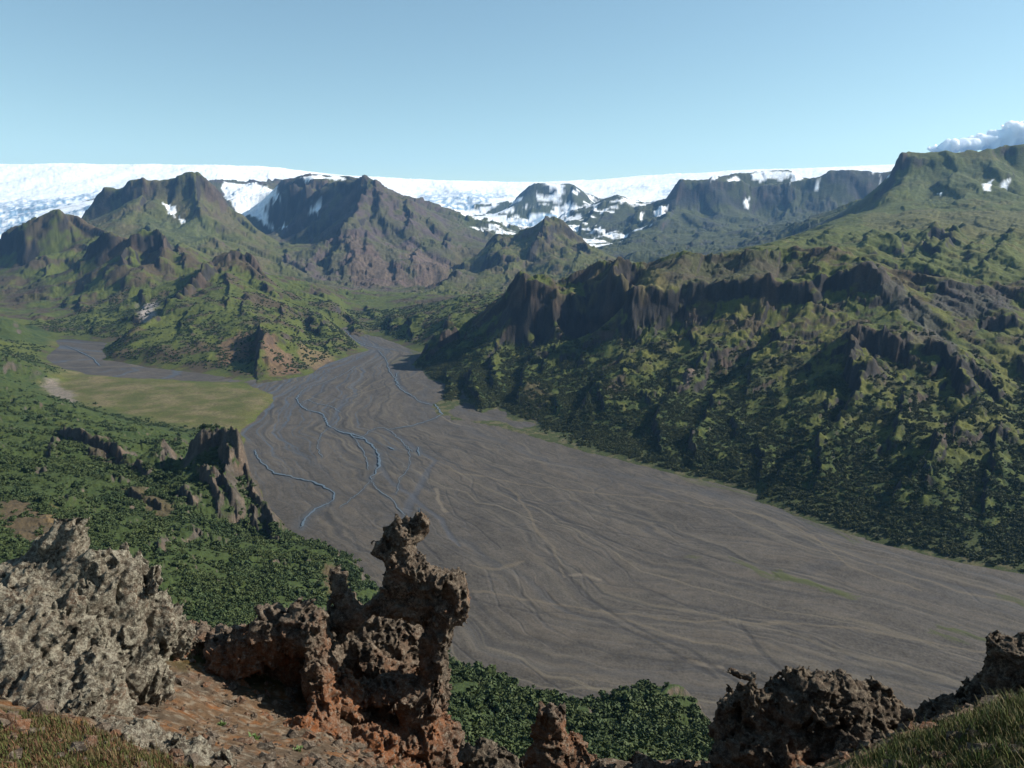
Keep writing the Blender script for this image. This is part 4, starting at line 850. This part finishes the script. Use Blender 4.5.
so_ = lay(so_, C(.17, .075, .030), sst(.0, .35, n_b + .4 * n_a)); so_ = lay(so_, C(.090, .068, .048), sst(-.15, .25, n_a - .3 * n_b) * .8); so_ = lay(so_, C(.17, .15, .115), sst(.15, .3, n_c + .3 * n_b) * .6)
gm_l = sst(.5, -.3, np.hypot((X + 2.95) / 1.2, (Y - 4.3) / 1.0) - 1 + .5 * n_a + .35 * n_b)
gm_r = sst(.5, -.3, np.hypot((X - 3.75) / 1.8, (Y - 5.1) / 1.1) - 1 + .5 * n_a + .35 * n_b)
gm_s = sst(.5, -.2, np.hypot((X + 3.5) / 1.3, (Y - 9.1) / .6) - 1 + .4 * n_a + .3 * n_b)
gm_c = sst(.35, -.2, np.hypot((X - .15) / .9, (Y - 6.9) / .5) - 1 + .4 * n_a + .3 * n_b)
so_ = lay(so_, C(.050, .048, .014), np.clip(gm_l + gm_r + gm_s + gm_c, 0, 1) * .85)
so_ *= (1 + .45 * n_c + .2 * n_b)[..., None]
fm, t, b = nt('rusty_soil'); a = t.nodes.new('ShaderNodeAttribute'); a.attribute_name = 'cover'; g = t.nodes.new('ShaderNodeNewGeometry')
n1 = noise_node(t, 14, 8, .75, g.outputs['Position']); n2_ = noise_node(t, 60, 4, .7, g.outputs['Position'])
L(t, mul(t, mul(t, a.outputs['Color'], ramp(t, n1.outputs['Fac'], .3, .7, .7, 1.3)), ramp(t, n2_.outputs['Fac'], .3, .7, .75, 1.25)), b.inputs['Base Color']); b.inputs['Roughness'].default_value = 1; b.inputs['Specular IOR Level'].default_value = .1
bump(t, b, n1.outputs['Fac'], 1.0, .05)
tag(make_mesh('crest_ground', np.stack([X, Y, Z], -1).reshape(-1, 3), grid_quads(*X.shape).reshape(-1, 4), fm, {'cover': np.clip(so_, .01, .6).reshape(-1, 3)}), 'steep rusty orange soil of the crest between the foreground rocks', 'ground', 'structure')

def surface_nets(f, org, h):
    s = f < 0; nx, ny, nz = f.shape; cx, cy, cz = nx - 1, ny - 1, nz - 1
    acc = np.zeros((cx, cy, cz, 3), F); cnt = np.zeros((cx, cy, cz), F)
    sl = lambda o: tuple(slice(o[k], o[k] + (cx, cy, cz)[k]) for k in range(3))
    for ax in range(3):
        o1, o2 = [k for k in range(3) if k != ax]
        for a in (0, 1):
            for b_ in (0, 1):
                p = [0, 0, 0]; p[o1] = a; p[o2] = b_; q = list(p); q[ax] = 1
                fa, fb_ = f[sl(p)], f[sl(q)]; m = (fa < 0) != (fb_ < 0); t = np.where(m, fa / np.where(m, fa - fb_, 1), 0)
                cnt += m
                for k in range(3): acc[..., k] += m * (t if k == ax else p[k])
    act = cnt > 0; idx = np.full(act.shape, -1, np.int64); idx[act] = np.arange(act.sum())
    ii = np.argwhere(act); co = (ii + acc[act] / cnt[act][:, None]) * h + org
    Qs = []
    for ax in range(3):
        o1, o2 = (ax + 1) % 3, (ax + 2) % 3
        a = [slice(None)] * 3; b_ = [slice(None)] * 3; a[ax] = slice(0, -1); b_[ax] = slice(1, None)
        sa, sb = s[tuple(a)], s[tuple(b_)]; e = np.argwhere(sa != sb); e = e[(e[:, o1] > 0) & (e[:, o2] > 0) & (e[:, o1] < f.shape[o1] - 1) & (e[:, o2] < f.shape[o2] - 1)]
        d1 = np.zeros(3, int); d1[o1] = 1; d2 = np.zeros(3, int); d2[o2] = 1
        g = lambda w_: idx[w_[:, 0], w_[:, 1], w_[:, 2]]
        q = np.stack([g(e - d1 - d2), g(e - d2), g(e), g(e - d1)], 1); fl = sa[e[:, 0], e[:, 1], e[:, 2]]
        q[~fl] = q[~fl][:, ::-1]; Qs.append(q)
    return co, np.concatenate(Qs)

def rock_material(name, base, dark, pale, pale_amt, rust=(.24, .085, .03)):
    m, t, b = nt(name); g = t.nodes.new('ShaderNodeNewGeometry'); P = g.outputs['Position']
    a = t.nodes.new('ShaderNodeAttribute'); a.attribute_name = 'rust'
    n1 = noise_node(t, 5, 8, .72, P); n2_ = noise_node(t, 22, 6, .75, P); n3_ = noise_node(t, 75, 4, .7, P); n4 = noise_node(t, 19, 8, .85, P)
    c = mixc(t, ramp(t, n1.outputs['Fac'], .38, .62), dark, base)
    c = mixc(t, ramp(t, n2_.outputs['Fac'], .52, .66, 0, .75), c, dark)
    ad = t.nodes.new('ShaderNodeMath'); ad.operation = 'MULTIPLY'; L(t, a.outputs['Fac'], ad.inputs[0]); L(t, ramp(t, n1.outputs['Fac'], .35, .6, .35, 1), ad.inputs[1])
    c = mixc(t, ad.outputs[0], c, rust)
    c = mixc(t, ramp(t, n4.outputs['Fac'], 1 - pale_amt - .05, 1 - pale_amt + .05, 0, .85), c, pale)
    c = mul(t, c, ramp(t, n3_.outputs['Fac'], .3, .7, .65, 1.35))
    L(t, c, b.inputs['Base Color']); b.inputs['Roughness'].default_value = .95; b.inputs['Specular IOR Level'].default_value = .15
    av = t.nodes.new('ShaderNodeMath'); av.operation = 'ADD'; L(t, n2_.outputs['Fac'], av.inputs[0]); L(t, n3_.outputs['Fac'], av.inputs[1]); bump(t, b, av.outputs[0], 1.0, .03)
    return m
rm_l = rock_material('lichen_covered_tuff', (.165, .130, .095), (.045, .036, .027), (.33, .30, .23), .49)
rm_s = rock_material('brown_scoria', (.160, .118, .085), (.034, .026, .020), (.23, .19, .145), .46)
rm_d = rock_material('dark_scoria', (.130, .094, .066), (.030, .024, .019), (.23, .19, .14), .46)

def rock(name, label, prims, cuts, mat, h=.016, k=.05, n=(.10, .055, .028), seed=0, rust=None, pit=.05, depth=.9, category='rock', block=1., grain=None):
    P = []
    for p in prims + cuts:
        px, py, Y, rx, ry = p[:5]; rd = p[5] if len(p) > 5 else None
        c = np.array(at(px, py, Y), F); s = Y / CP / FPX * .95
        P.append((c, np.array([rx * s, rd if rd else (rx + ry) / 2 * s * depth, ry * s * 1.08], F)))
    A = P[:len(prims)]
    lo = np.min([c - r for c, r in A], 0) - .16; hi = np.max([c + r for c, r in A], 0) + .16
    N = np.ceil((hi - lo) / h).astype(int); ax = [lo[i] + h * np.arange(N[i]).astype(F) for i in range(3)]
    GX, GY, GZ = ax[0][:, None, None], ax[1][None, :, None], ax[2][None, None, :]
    f = np.full(N, 9., F)
    for q, (c, r) in enumerate(P):
        d = np.sqrt(((GX - c[0]) / r[0]) ** 2 + ((GY - c[1]) / r[1]) ** 2 + ((GZ - c[2]) / r[2]) ** 2); d = (d - 1) * r.min()
        if q < len(prims):
            w = np.clip(.5 + .5 * (f - d) / k, 0, 1); f = f * (1 - w) + d * w - k * w * (1 - w)
        else: f = np.maximum(f, -d)
    b_ = np.abs(f) < .19; ix = np.nonzero(b_); x, y, z = ax[0][ix[0]], ax[1][ix[1]], ax[2][ix[2]]
    x0_, y0_, z0_ = x, y, z
    if grain:                                                      # bedding: relief drawn out along one direction
        gdir = np.array(grain) / np.linalg.norm(grain); q_ = .55 * (x * gdir[0] + y * gdir[1] + z * gdir[2]); x, y, z = [(c - q_ * gd).astype(F) for c, gd in zip((x, y, z), gdir)]
    wx_ = x + .07 * n3(x * 4, y * 4, z * 4, 1 + seed); wy_ = y + .07 * n3(x * 4, y * 4, z * 4, 2 + seed); wz_ = z + .07 * n3(x * 4, y * 4, z * 4, 3 + seed)
    g = n[0] * n3(wx_ * 2.6, wy_ * 2.6, wz_ * 2.2, 4 + seed) * 1.2 + n[1] * (1 - 3.2 * np.abs(n3(wx_ * 6, wy_ * 6, wz_ * 5, 5 + seed))) * .8
    g += n[2] * (1 - 3 * np.abs(n3(wx_ * 14, wy_ * 14, wz_ * 12, 6 + seed))) + n[2] * .5 * n3(x * 30, y * 30, z * 30, 7 + seed)
    _, c1 = worley3(wx_ * 4.2, wy_ * 4.2, wz_ * 3.4, 30 + seed, True); _, c2 = worley3(wx_ * 10, wy_ * 10, wz_ * 8, 31 + seed, True); g = g * .72 + block * ((c1 - .5) * .13 + (c2 - .5) * .055)
    wl = worley3(wx_ * 6.5, wy_ * 6.5, wz_ * 6.5, 8 + seed); g -= pit * .8 * sst(.50, .22, wl) * sst(-.25, .25, n3(x * 1.8, y * 1.8, z * 1.8, 9 + seed))
    g += .016 * (1 - 3 * np.abs(n3(x * 24, y * 24, z * 24, 12 + seed)))
    f[ix] -= g
    co, Qd = surface_nets(f, lo, h)
    lb = np.arange(len(co))                                        # keep the one connected body, drop crumbs that float beside it
    for _ in range(400):
        m = lb[Qd].min(1); nb = lb.copy(); np.minimum.at(nb, Qd.ravel(), np.repeat(m, 4)); nb = np.minimum(nb, nb[nb])
        if (nb == lb).all(): break
        lb = nb
    big = np.bincount(lb).argmax(); Qd = Qd[lb[Qd[:, 0]] == big]; us_ = np.unique(Qd); mp = np.full(len(co), -1); mp[us_] = np.arange(len(us_)); co = co[us_]; Qd = mp[Qd]
    ru = np.zeros(len(co), F)
    if rust is not None:
        px, py = pxof(co[:, 0], co[:, 1], co[:, 2]); ru = np.clip(rust(px, py) + .9 * n3(co[:, 0] * 2.5, co[:, 1] * 2.5, co[:, 2] * 2.5, 20).astype(F), 0, 1)
    o = make_mesh(name, co, Qd, mat, {'rust': ru}); tag(o, label, category)
    print(name, len(Qd), round(time.time() - T0, 1)); return o

rock('rock_outcrop', 'big pale lichen-speckled outcrop with two blunt peaks filling the lower left corner',
  [(20,640,6.6,95,60),(22,600,6.8,58,40),(60,578,7.0,30,30),(74,560,7.05,18,26),(80,545,7.05,9,13),(84,600,6.9,38,42),(120,578,7.1,15,34),(121,554,7.1,11,17),(128,572,7.1,16,20),(122,600,7.0,25,36),(105,640,6.9,42,42),(150,622,7.2,26,20),(152,645,7.3,28,16),(60,690,6.3,62,46),(-20,690,6.1,80,60),(8,575,6.9,30,18),(110,672,6.8,30,22),(40,560,7.0,22,16),(25,708,5.9,74,36),(92,706,6.25,34,28),(140,680,7.0,26,20)],
  [(99,578,6.75,5,22),(150,603,6.9,10,5)], rm_l, .0155, .05, (.070, .055, .034), 0, lambda x, y: sst(640, 740, y) * .5 - .3, .018, grain=(.62, .1, .78))
rock('rock_wall', 'low crumbling brown rock wall with rusty orange hollows between the big left outcrop and the tall pinnacle',
  [(118,668,8.4,30,16),(160,668,8.6,32,16),(195,668,8.7,28,18),(225,664,8.7,26,26),(250,650,8.7,24,28),(272,640,8.7,20,28),(296,632,8.7,18,24),(312,630,8.65,14,20),(302,616,8.7,16,12),(270,616,8.7,14,8),(318,655,8.6,11,26),(318,690,8.4,10,30),(325,722,8.2,12,24),(250,695,8.9,55,34),(290,705,9.0,36,38),(205,690,8.9,32,22),(240,700,8.6,18,28),(262,715,8.4,14,20),(335,745,8.0,22,16),(150,690,8.3,26,14),(120,690,8.0,24,16),(185,700,8.2,26,16),(215,712,8.1,20,14),(255,728,7.9,18,12),(295,738,7.9,22,16),(360,748,8.2,30,16),(345,700,8.9,24,30),(285,660,9.1,42,42),(215,652,9.0,34,20),(200,640,9.1,20,12),(225,680,9.1,46,24)],
  [(288,672,8.25,8,34),(274,712,8.15,7,22),(228,706,8.3,9,16),(178,676,8.3,10,8),(132,684,8.1,12,8),(300,640,8.35,9,12)], rm_s, .0155, .05, (.10, .055, .03), 20, lambda x, y: sst(615, 680, y) * .85 - .15, .045, block=.8)
rock('rock_spire', 'tall twisted dark brown pinnacle with overhanging knobs and a deep hollow, left of centre',
  [(402,537,9.0,18,15),(419,526,9.0,7,10),(384,549,9.0,13,9),(400,552,9.0,20,15),(410,566,9.0,19,15),(398,582,9.0,15,16),(428,582,9.0,22,16),(454,582,9.0,13,13),(459,598,9.0,8,14),(443,606,9.0,16,18),(440,636,9.05,11,30),(434,668,9.1,12,26),(416,600,9.05,20,18),(398,602,9.05,16,18),(380,610,9.1,14,14),(352,612,9.1,18,13),(338,592,9.1,6,12),(346,602,9.1,11,12),(340,625,9.1,11,18),(366,622,9.05,16,10),(378,655,9.9,62,48),(330,650,9.3,12,30),(398,692,8.95,30,9),(414,705,9.0,16,22),(428,735,9.0,20,30),(350,735,9.0,38,26),(332,715,8.9,14,26),(390,745,8.9,55,22),(446,742,9.0,14,20),(400,768,8.7,62,20),(430,760,8.8,26,26),(372,712,9.35,40,26),(438,700,9.05,10,24)],
  [(378,650,8.75,38,32,.62),(405,640,8.9,20,26,.5),(352,660,8.8,16,28,.5),(384,716,8.75,20,15,.42),(432,598,8.8,9,8),(404,574,8.75,8,6),(400,540,8.75,5,8)], rm_s, .0155, .035, (.075, .05, .03), 40, lambda x, y: sst(645, 700, y) * .75 - .22, .03, block=.6)
rock('boulder', 'pale-topped dark boulder at the bottom edge just right of the pinnacle', [(482,766,7.4,20,18),(468,778,7.4,14,16),(500,778,7.3,20,16),(485,795,7.3,34,18)], [], rm_d, .012, .04, (.05, .04, .022), 60)
rock('rock_stub', 'small pointed reddish rock at the bottom edge left of the bush-covered knoll', [(553,718,7.7,9,16),(552,738,7.7,15,20),(566,752,7.7,18,18),(545,768,7.6,26,22),(585,774,7.6,16,16),(560,795,7.5,40,20)], [(543,735,7.45,6,8)], rm_s, .012, .035, (.05, .04, .022), 80, lambda x, y: sst(700, 730, y) * .6)
rock('stone', 'low grey stones on the bottom edge between small pointed rock and right outcrop', [(612,776,7.4,20,14),(645,779,7.4,22,14),(680,778,7.4,20,13),(700,784,7.3,16,14),(640,800,7.3,60,16)], [], rm_d, .012, .03, (.05, .04, .022), 90)
rock('rock_outcrop', 'broad knobbly brown outcrop with black shadowed hollows at the bottom right, right of the knoll',
  [(735,690,7.5,8,9),(733,722,7.5,17,30),(758,708,7.4,22,24),(785,700,7.4,26,26),(815,696,7.4,28,25),(845,702,7.5,28,23),(874,710,7.6,26,20),(892,722,7.7,14,24),(775,745,7.35,50,36),(840,745,7.4,52,34),(890,756,7.4,28,22),(745,760,7.35,30,22),(800,682,7.45,16,10)],
  [(790,718,7.0,17,14,.25),(832,712,7.05,14,12,.2),(812,745,6.95,14,12,.2),(765,735,7.0,14,16,.2)], rm_d, .016, .045, (.095, .055, .03), 100, lambda x, y: sst(690, 760, y) * .35 - .25, .065)
rock('rock_outcrop', 'black shadowed outcrop rising to the right edge behind the grass',
  [(1012,665,7.9,24,28),(1040,690,7.9,50,60),(990,700,7.9,26,26),(1000,682,7.9,20,28),(960,718,7.9,28,16),(930,722,7.9,22,14),(905,732,7.9,18,10),(975,740,7.8,60,22)],
  [], rm_d, .016, .05, (.07, .045, .026), 120, lambda x, y: 0 * x - .3, .05)
rock('rock_slab', 'pale crumbly slab lying on the slope at the bottom left below the big outcrop',
  [(105,738,5.7,26,16),(135,750,5.6,34,14),(175,755,5.7,30,13),(200,764,5.7,20,10),(150,738,5.9,24,10),(95,760,5.4,24,14)], [], rm_l, .0135, .035, (.045, .03, .02), 140)

# ---------------------------------------------------------------- stones, herbs and grass on the crest
def on_ground(n, x0, x1, y0, y1, r):
    x = r.uniform(x0, x1, n); y = r.uniform(y0, y1, n); return x, y, ground(x, y)
r = np.random.default_rng(91); V, Q_, ru = [], [], []
t_ = (1 + 5 ** .5) / 2
oct_v = np.array([(1,0,0),(0,1,0),(-1,0,0),(0,-1,0),(0,0,1),(0,0,-1),(.6,.6,.6),(-.6,.6,.6),(-.6,-.6,.6),(.6,-.6,.6),(.6,.6,-.6),(-.6,.6,-.6),(-.6,-.6,-.6),(.6,-.6,-.6)], float)
oct_f = [(0,6,4,9),(1,7,4,6),(2,8,4,7),(3,9,4,8),(0,10,1,6),(1,11,2,7),(2,12,3,8),(3,13,0,9),(0,13,5,10),(1,10,5,11),(2,11,5,12),(3,12,5,13)]
x, y, z = on_ground(5200, -4.6, 4.6, 3.6, 10.2, r); o_ = 0
for a, b_, c_ in zip(x, y, z):
    s_ = .008 + .085 * r.random() ** 7 + .014 * r.random(); v = oct_v * (1 + r.uniform(-.3, .3, (14, 1))) * s_ * r.uniform(.6, 1.2, 3) * [1, 1, .7]
    V.append(v + [a, b_, c_ + s_ * .15]); Q_ += [[i + o_ for i in q] for q in oct_f]; o_ += 14; ru += [max(0, r.uniform(-.6, .7))] * 14
tag(make_mesh('gravel', np.concatenate(V), np.array(Q_), rm_s, {'rust': np.array(ru)}, smooth=False), 'loose rusty and grey gravel strewn over the orange soil between the foreground rocks', 'gravel', 'stuff')

gmat, t, b = nt('grass_blades'); a = t.nodes.new('ShaderNodeAttribute'); a.attribute_name = 'cover'; L(t, a.outputs['Color'], b.inputs['Base Color']); b.inputs['Roughness'].default_value = .7; b.inputs['Specular IOR Level'].default_value = .2
def blades(name, label, sites, hgt, cols, seed, per=7, spread=.035):
    r = np.random.default_rng(seed); n = len(sites) * per; base = np.repeat(sites, per, 0) + np.concatenate([r.normal(0, spread, (n, 2)), np.zeros((n, 1))], 1)
    h = hgt * r.uniform(.35, 1.3, n) * (1 + .8 * fb2(base[:, 0] / .4, base[:, 1] / .4, 3, seed)); h[::9] *= 1.8; an = r.uniform(0, 6.28, n); ln = r.uniform(.1, .75, n) * h; d = np.stack([np.cos(an), np.sin(an), 0 * an], 1); w = np.stack([-np.sin(an), np.cos(an), 0 * an], 1) * (.0016 + .0016 * r.random(n))[:, None]
    up = np.array([0, 0, 1.]); m = base + d * (ln * .3)[:, None] + up * (h * .6)[:, None]; tp = base + d * ln[:, None] + up * h[:, None]
    v = np.stack([base - w, base + w, m + w * .8, m - w * .8, tp + w * .15, tp - w * .15], 1).reshape(-1, 3); k = np.arange(n)[:, None] * 6
    q = np.concatenate([k + [0, 1, 2, 3], k + [3, 2, 4, 5]]); cc = np.array(cols)[r.integers(0, len(cols), len(sites))]; cc = np.repeat(cc, per, 0) * r.uniform(.6, 1.4, (n, 1))
    return tag(make_mesh(name, v, q, gmat, {'cover': np.repeat(cc, 6, 0)}), label, 'grass', 'stuff')
def sites(n, cx, cy, rx, ry, seed):
    r = np.random.default_rng(seed); a = r.uniform(0, 6.28, n); q = np.sqrt(r.random(n)) * 1.1; x = cx + rx * q * np.cos(a); y = cy + ry * q * np.sin(a)
    k = fb2(x / .35, y / .35, 3, seed) > -.28 - .3 * (q < .6); x, y = x[k], y[k]; return np.stack([x, y, ground(x, y) - .01], 1)
blades('grass', 'mossy green and reddish brown heath grass in the bottom left corner', sites(6500, -2.95, 4.3, 1.15, .95, 700), .035, [(.050,.066,.015),(.070,.075,.02),(.11,.055,.027),(.10,.075,.035),(.085,.045,.022)], 701)
blades('grass', 'green and straw-coloured grass at the bottom right corner below the black outcrop', sites(9500, 3.75, 5.1, 1.7, 1.05, 710), .055, [(.060,.085,.018),(.085,.095,.022),(.12,.10,.04),(.16,.13,.065),(.045,.07,.015)], 711)
blades('grass', 'thin dry grass on the saddle between the pale outcrop and the rock wall', sites(700, -3.5, 9.1, 1.1, .5, 720), .09, [(.07,.08,.02),(.13,.105,.04)], 721)
blades('moss', 'yellow-green moss around the small pointed rock at the bottom edge', sites(1100, .25, 6.95, .55, .4, 730), .035, [(.10,.115,.015),(.075,.095,.015)], 731, 9, .02)['category'] = 'moss'
hm1, t, b = nt('herb_leaves'); b.inputs['Base Color'].default_value = (.075, .125, .022, 1); b.inputs['Roughness'].default_value = .6
def herb(px, py, Y, size, label, seed):
    r = np.random.default_rng(seed); x, y, z = at(px, py, Y); z = float(ground(np.array([x]), np.array([y]))[0]); V, Q_ = [], []
    for k in range(46):
        a = r.uniform(0, 6.28); e = r.uniform(.15, 1.3); d = np.array([math.cos(a) * math.cos(e), math.sin(a) * math.cos(e), math.sin(e)]); w = np.array([-math.sin(a), math.cos(a), 0]) * size * .16; l = size * r.uniform(.5, 1.1); o = len(V)
        p = r.normal(0, size * .25, 3) * [1, 1, 0]; V += [p, p + d * l * .5 + w, p + d * l - [0, 0, l * .15], p + d * l * .5 - w]; Q_.append([o, o + 1, o + 2, o + 3])
    o = make_mesh('herb_tuft', np.array(V), np.array(Q_), hm1, smooth=False); o.location = (x, y, z); tag(o, label, 'plant', group='bright green herb tufts on the orange soil')
for k, a_ in enumerate([(121,708,7.3,.055,'bright herb tuft beside the foot of the big pale outcrop'), (150,706,7.4,.06,'bright herb tuft in the open orange soil left of the wall hollow'), (325,688,8.3,.05,'small herb tuft growing inside the deep hollow by the pinnacle'), (255,758,6.9,.06,'dark herb tuft low on the orange slope below the wall'),
                        (298,756,7.0,.055,'low herb tuft on the orange slope just right of the dark one'), (392,762,7.2,.055,'bright herb tuft at the bottom edge under the pinnacle'), (222,722,7.2,.05,'herb tuft on the orange slope above the pale slab')]):
    herb(*a_[:4], a_[4], 800 + k)

# ---------------------------------------------------------------- the small cloud beyond the right skyline
def cloud():
    P = [(935,149,7,3),(950,147,12,5),(968,145,13,6),(985,143,13,7),(1001,139,14,9),(1018,135,17,12),(1042,132,20,14),(1070,136,20,12)]; YC = 30000.; s = YC / FPX
    c = [np.array(at(p[0], p[1], YC), F) for p in P]; r_ = [np.array([p[2] * s, p[2] * s, p[3] * s], F) for p in P]; h = 55.
    lo = np.min([a - b for a, b in zip(c, r_)], 0) - 300; hi = np.max([a + b for a, b in zip(c, r_)], 0) + 300; N = np.ceil((hi - lo) / h).astype(int)
    ax = [lo[i] + h * np.arange(N[i]).astype(F) for i in range(3)]; X, Y, Z = ax[0][:, None, None], ax[1][None, :, None], ax[2][None, None, :]; f = np.full(N, 9e9, F)
    for a, b in zip(c, r_): f = np.minimum(f, (np.sqrt(((X - a[0]) / b[0]) ** 2 + ((Y - a[1]) / b[1]) ** 2 + ((Z - a[2]) / b[2]) ** 2) - 1) * b.min())
    x, y, z = [np.broadcast_to(q, f.shape).ravel() / 420. for q in (X, Y, Z)]
    f -= (150 * n3(x, y, z, 61) + 90 * n3(x * 2.1, y * 2.1, z * 2.1, 62) + 28 * n3(x * 4.3, y * 4.3, z * 4.3, 63)).reshape(f.shape)
    co, q_ = surface_nets(f, lo, h); m = bpy.data.materials.new('cloud_vapour'); m.use_nodes = True; t = m.node_tree; t.nodes.clear()
    ou = t.nodes.new('ShaderNodeOutputMaterial'); b = t.nodes.new('ShaderNodeBsdfPrincipled'); L(t, b.outputs[0], ou.inputs['Surface']); b.inputs['Base Color'].default_value = (.98, .98, .98, 1); b.inputs['Roughness'].default_value = 1
    b.inputs['Specular IOR Level'].default_value = 0; b.inputs['Subsurface Weight'].default_value = 1; b.inputs['Subsurface Radius'].default_value = (1, 1, 1); b.inputs['Subsurface Scale'].default_value = 450
    tag(make_mesh('cloud', co, q_, m), 'small white puffy cloud peeking over the skyline at the far right', 'cloud', 'structure')
cloud()
HAZE = 0.000026
# ---------------------------------------------------------------- light, air, camera
SUN_AZ, SUN_EL = math.radians(82), math.radians(35)      # bearing clockwise from straight ahead
w = bpy.data.worlds.new('World'); SC.world = w; w.use_nodes = True; t = w.node_tree; bg = t.nodes['Background']
sk = t.nodes.new('ShaderNodeTexSky'); sk.sky_type = 'NISHITA'; sk.sun_disc = False; sk.sun_elevation = SUN_EL; sk.sun_rotation = SUN_AZ
sk.altitude = 400; sk.air_density = 1.0; sk.dust_density = .35; sk.ozone_density = 1.3
tn = t.nodes.new('ShaderNodeVectorMath'); tn.operation = 'MULTIPLY'; tn.inputs[1].default_value = (1.12, 1.20, 1.03)
L(t, sk.outputs[0], tn.inputs[0]); L(t, tn.outputs[0], bg.inputs[0]); bg.inputs[1].default_value = .075
sd = bpy.data.lights.new('sun', 'SUN'); sd.energy = 5.0; sd.angle = math.radians(.5); sd.color = (1, .95, .86)
so = bpy.data.objects.new('sun', sd); COL.objects.link(so)
from mathutils import Vector
d = Vector((math.sin(SUN_AZ) * math.cos(SUN_EL), math.cos(SUN_AZ) * math.cos(SUN_EL), math.sin(SUN_EL)))
so.rotation_euler = d.to_track_quat('Z', 'Y').to_euler(); so.location = (200, 0, 400)
hm = bpy.data.materials.new('haze_air'); hm.use_nodes = True; t = hm.node_tree; t.nodes.clear()
ou = t.nodes.new('ShaderNodeOutputMaterial'); pv = t.nodes.new('ShaderNodeVolumePrincipled'); L(t, pv.outputs[0], ou.inputs['Volume'])
pv.inputs['Color'].default_value = (.26, .54, 1, 1); pv.inputs['Density'].default_value = HAZE; pv.inputs['Anisotropy'].default_value = .1
X0, X1, Y0, Y1, Z0_, Z1 = -15500, 15500, -15500, 16500, -75, 1700
v = [(x, y, z) for x in (X0, X1) for y in (Y0, Y1) for z in (Z0_, Z1)]
me = bpy.data.meshes.new('haze'); me.from_pydata(v, [], [(0, 1, 3, 2), (4, 6, 7, 5), (0, 4, 5, 1), (2, 3, 7, 6), (0, 2, 6, 4), (1, 5, 7, 3)]); me.materials.append(hm)
o = bpy.data.objects.new('haze', me); COL.objects.link(o); tag(o, 'thin bluish haze filling the valley air towards the glacier', 'haze', 'stuff')
cd = bpy.data.cameras.new('camera'); cd.sensor_width = 36; cd.lens = FPX / 1024 * 36; cd.clip_start = .2; cd.clip_end = 90000
cam = bpy.data.objects.new('camera', cd); COL.objects.link(cam); cam.location = (0, 0, HC); cam.rotation_euler = (math.pi / 2 - PITCH, 0, 0); SC.camera = cam
SC.view_settings.view_transform = 'Standard'; SC.view_settings.look = 'None'; SC.view_settings.exposure = 0.8; SC.view_settings.gamma = 1; SC.view_settings.use_curve_mapping = False
SC.render.engine = 'CYCLES'; SC.cycles.max_bounces = 8; SC.cycles.diffuse_bounces = 2; SC.cycles.volume_bounces = 1; SC.cycles.use_denoising = True
print('done', time.time() - T0)
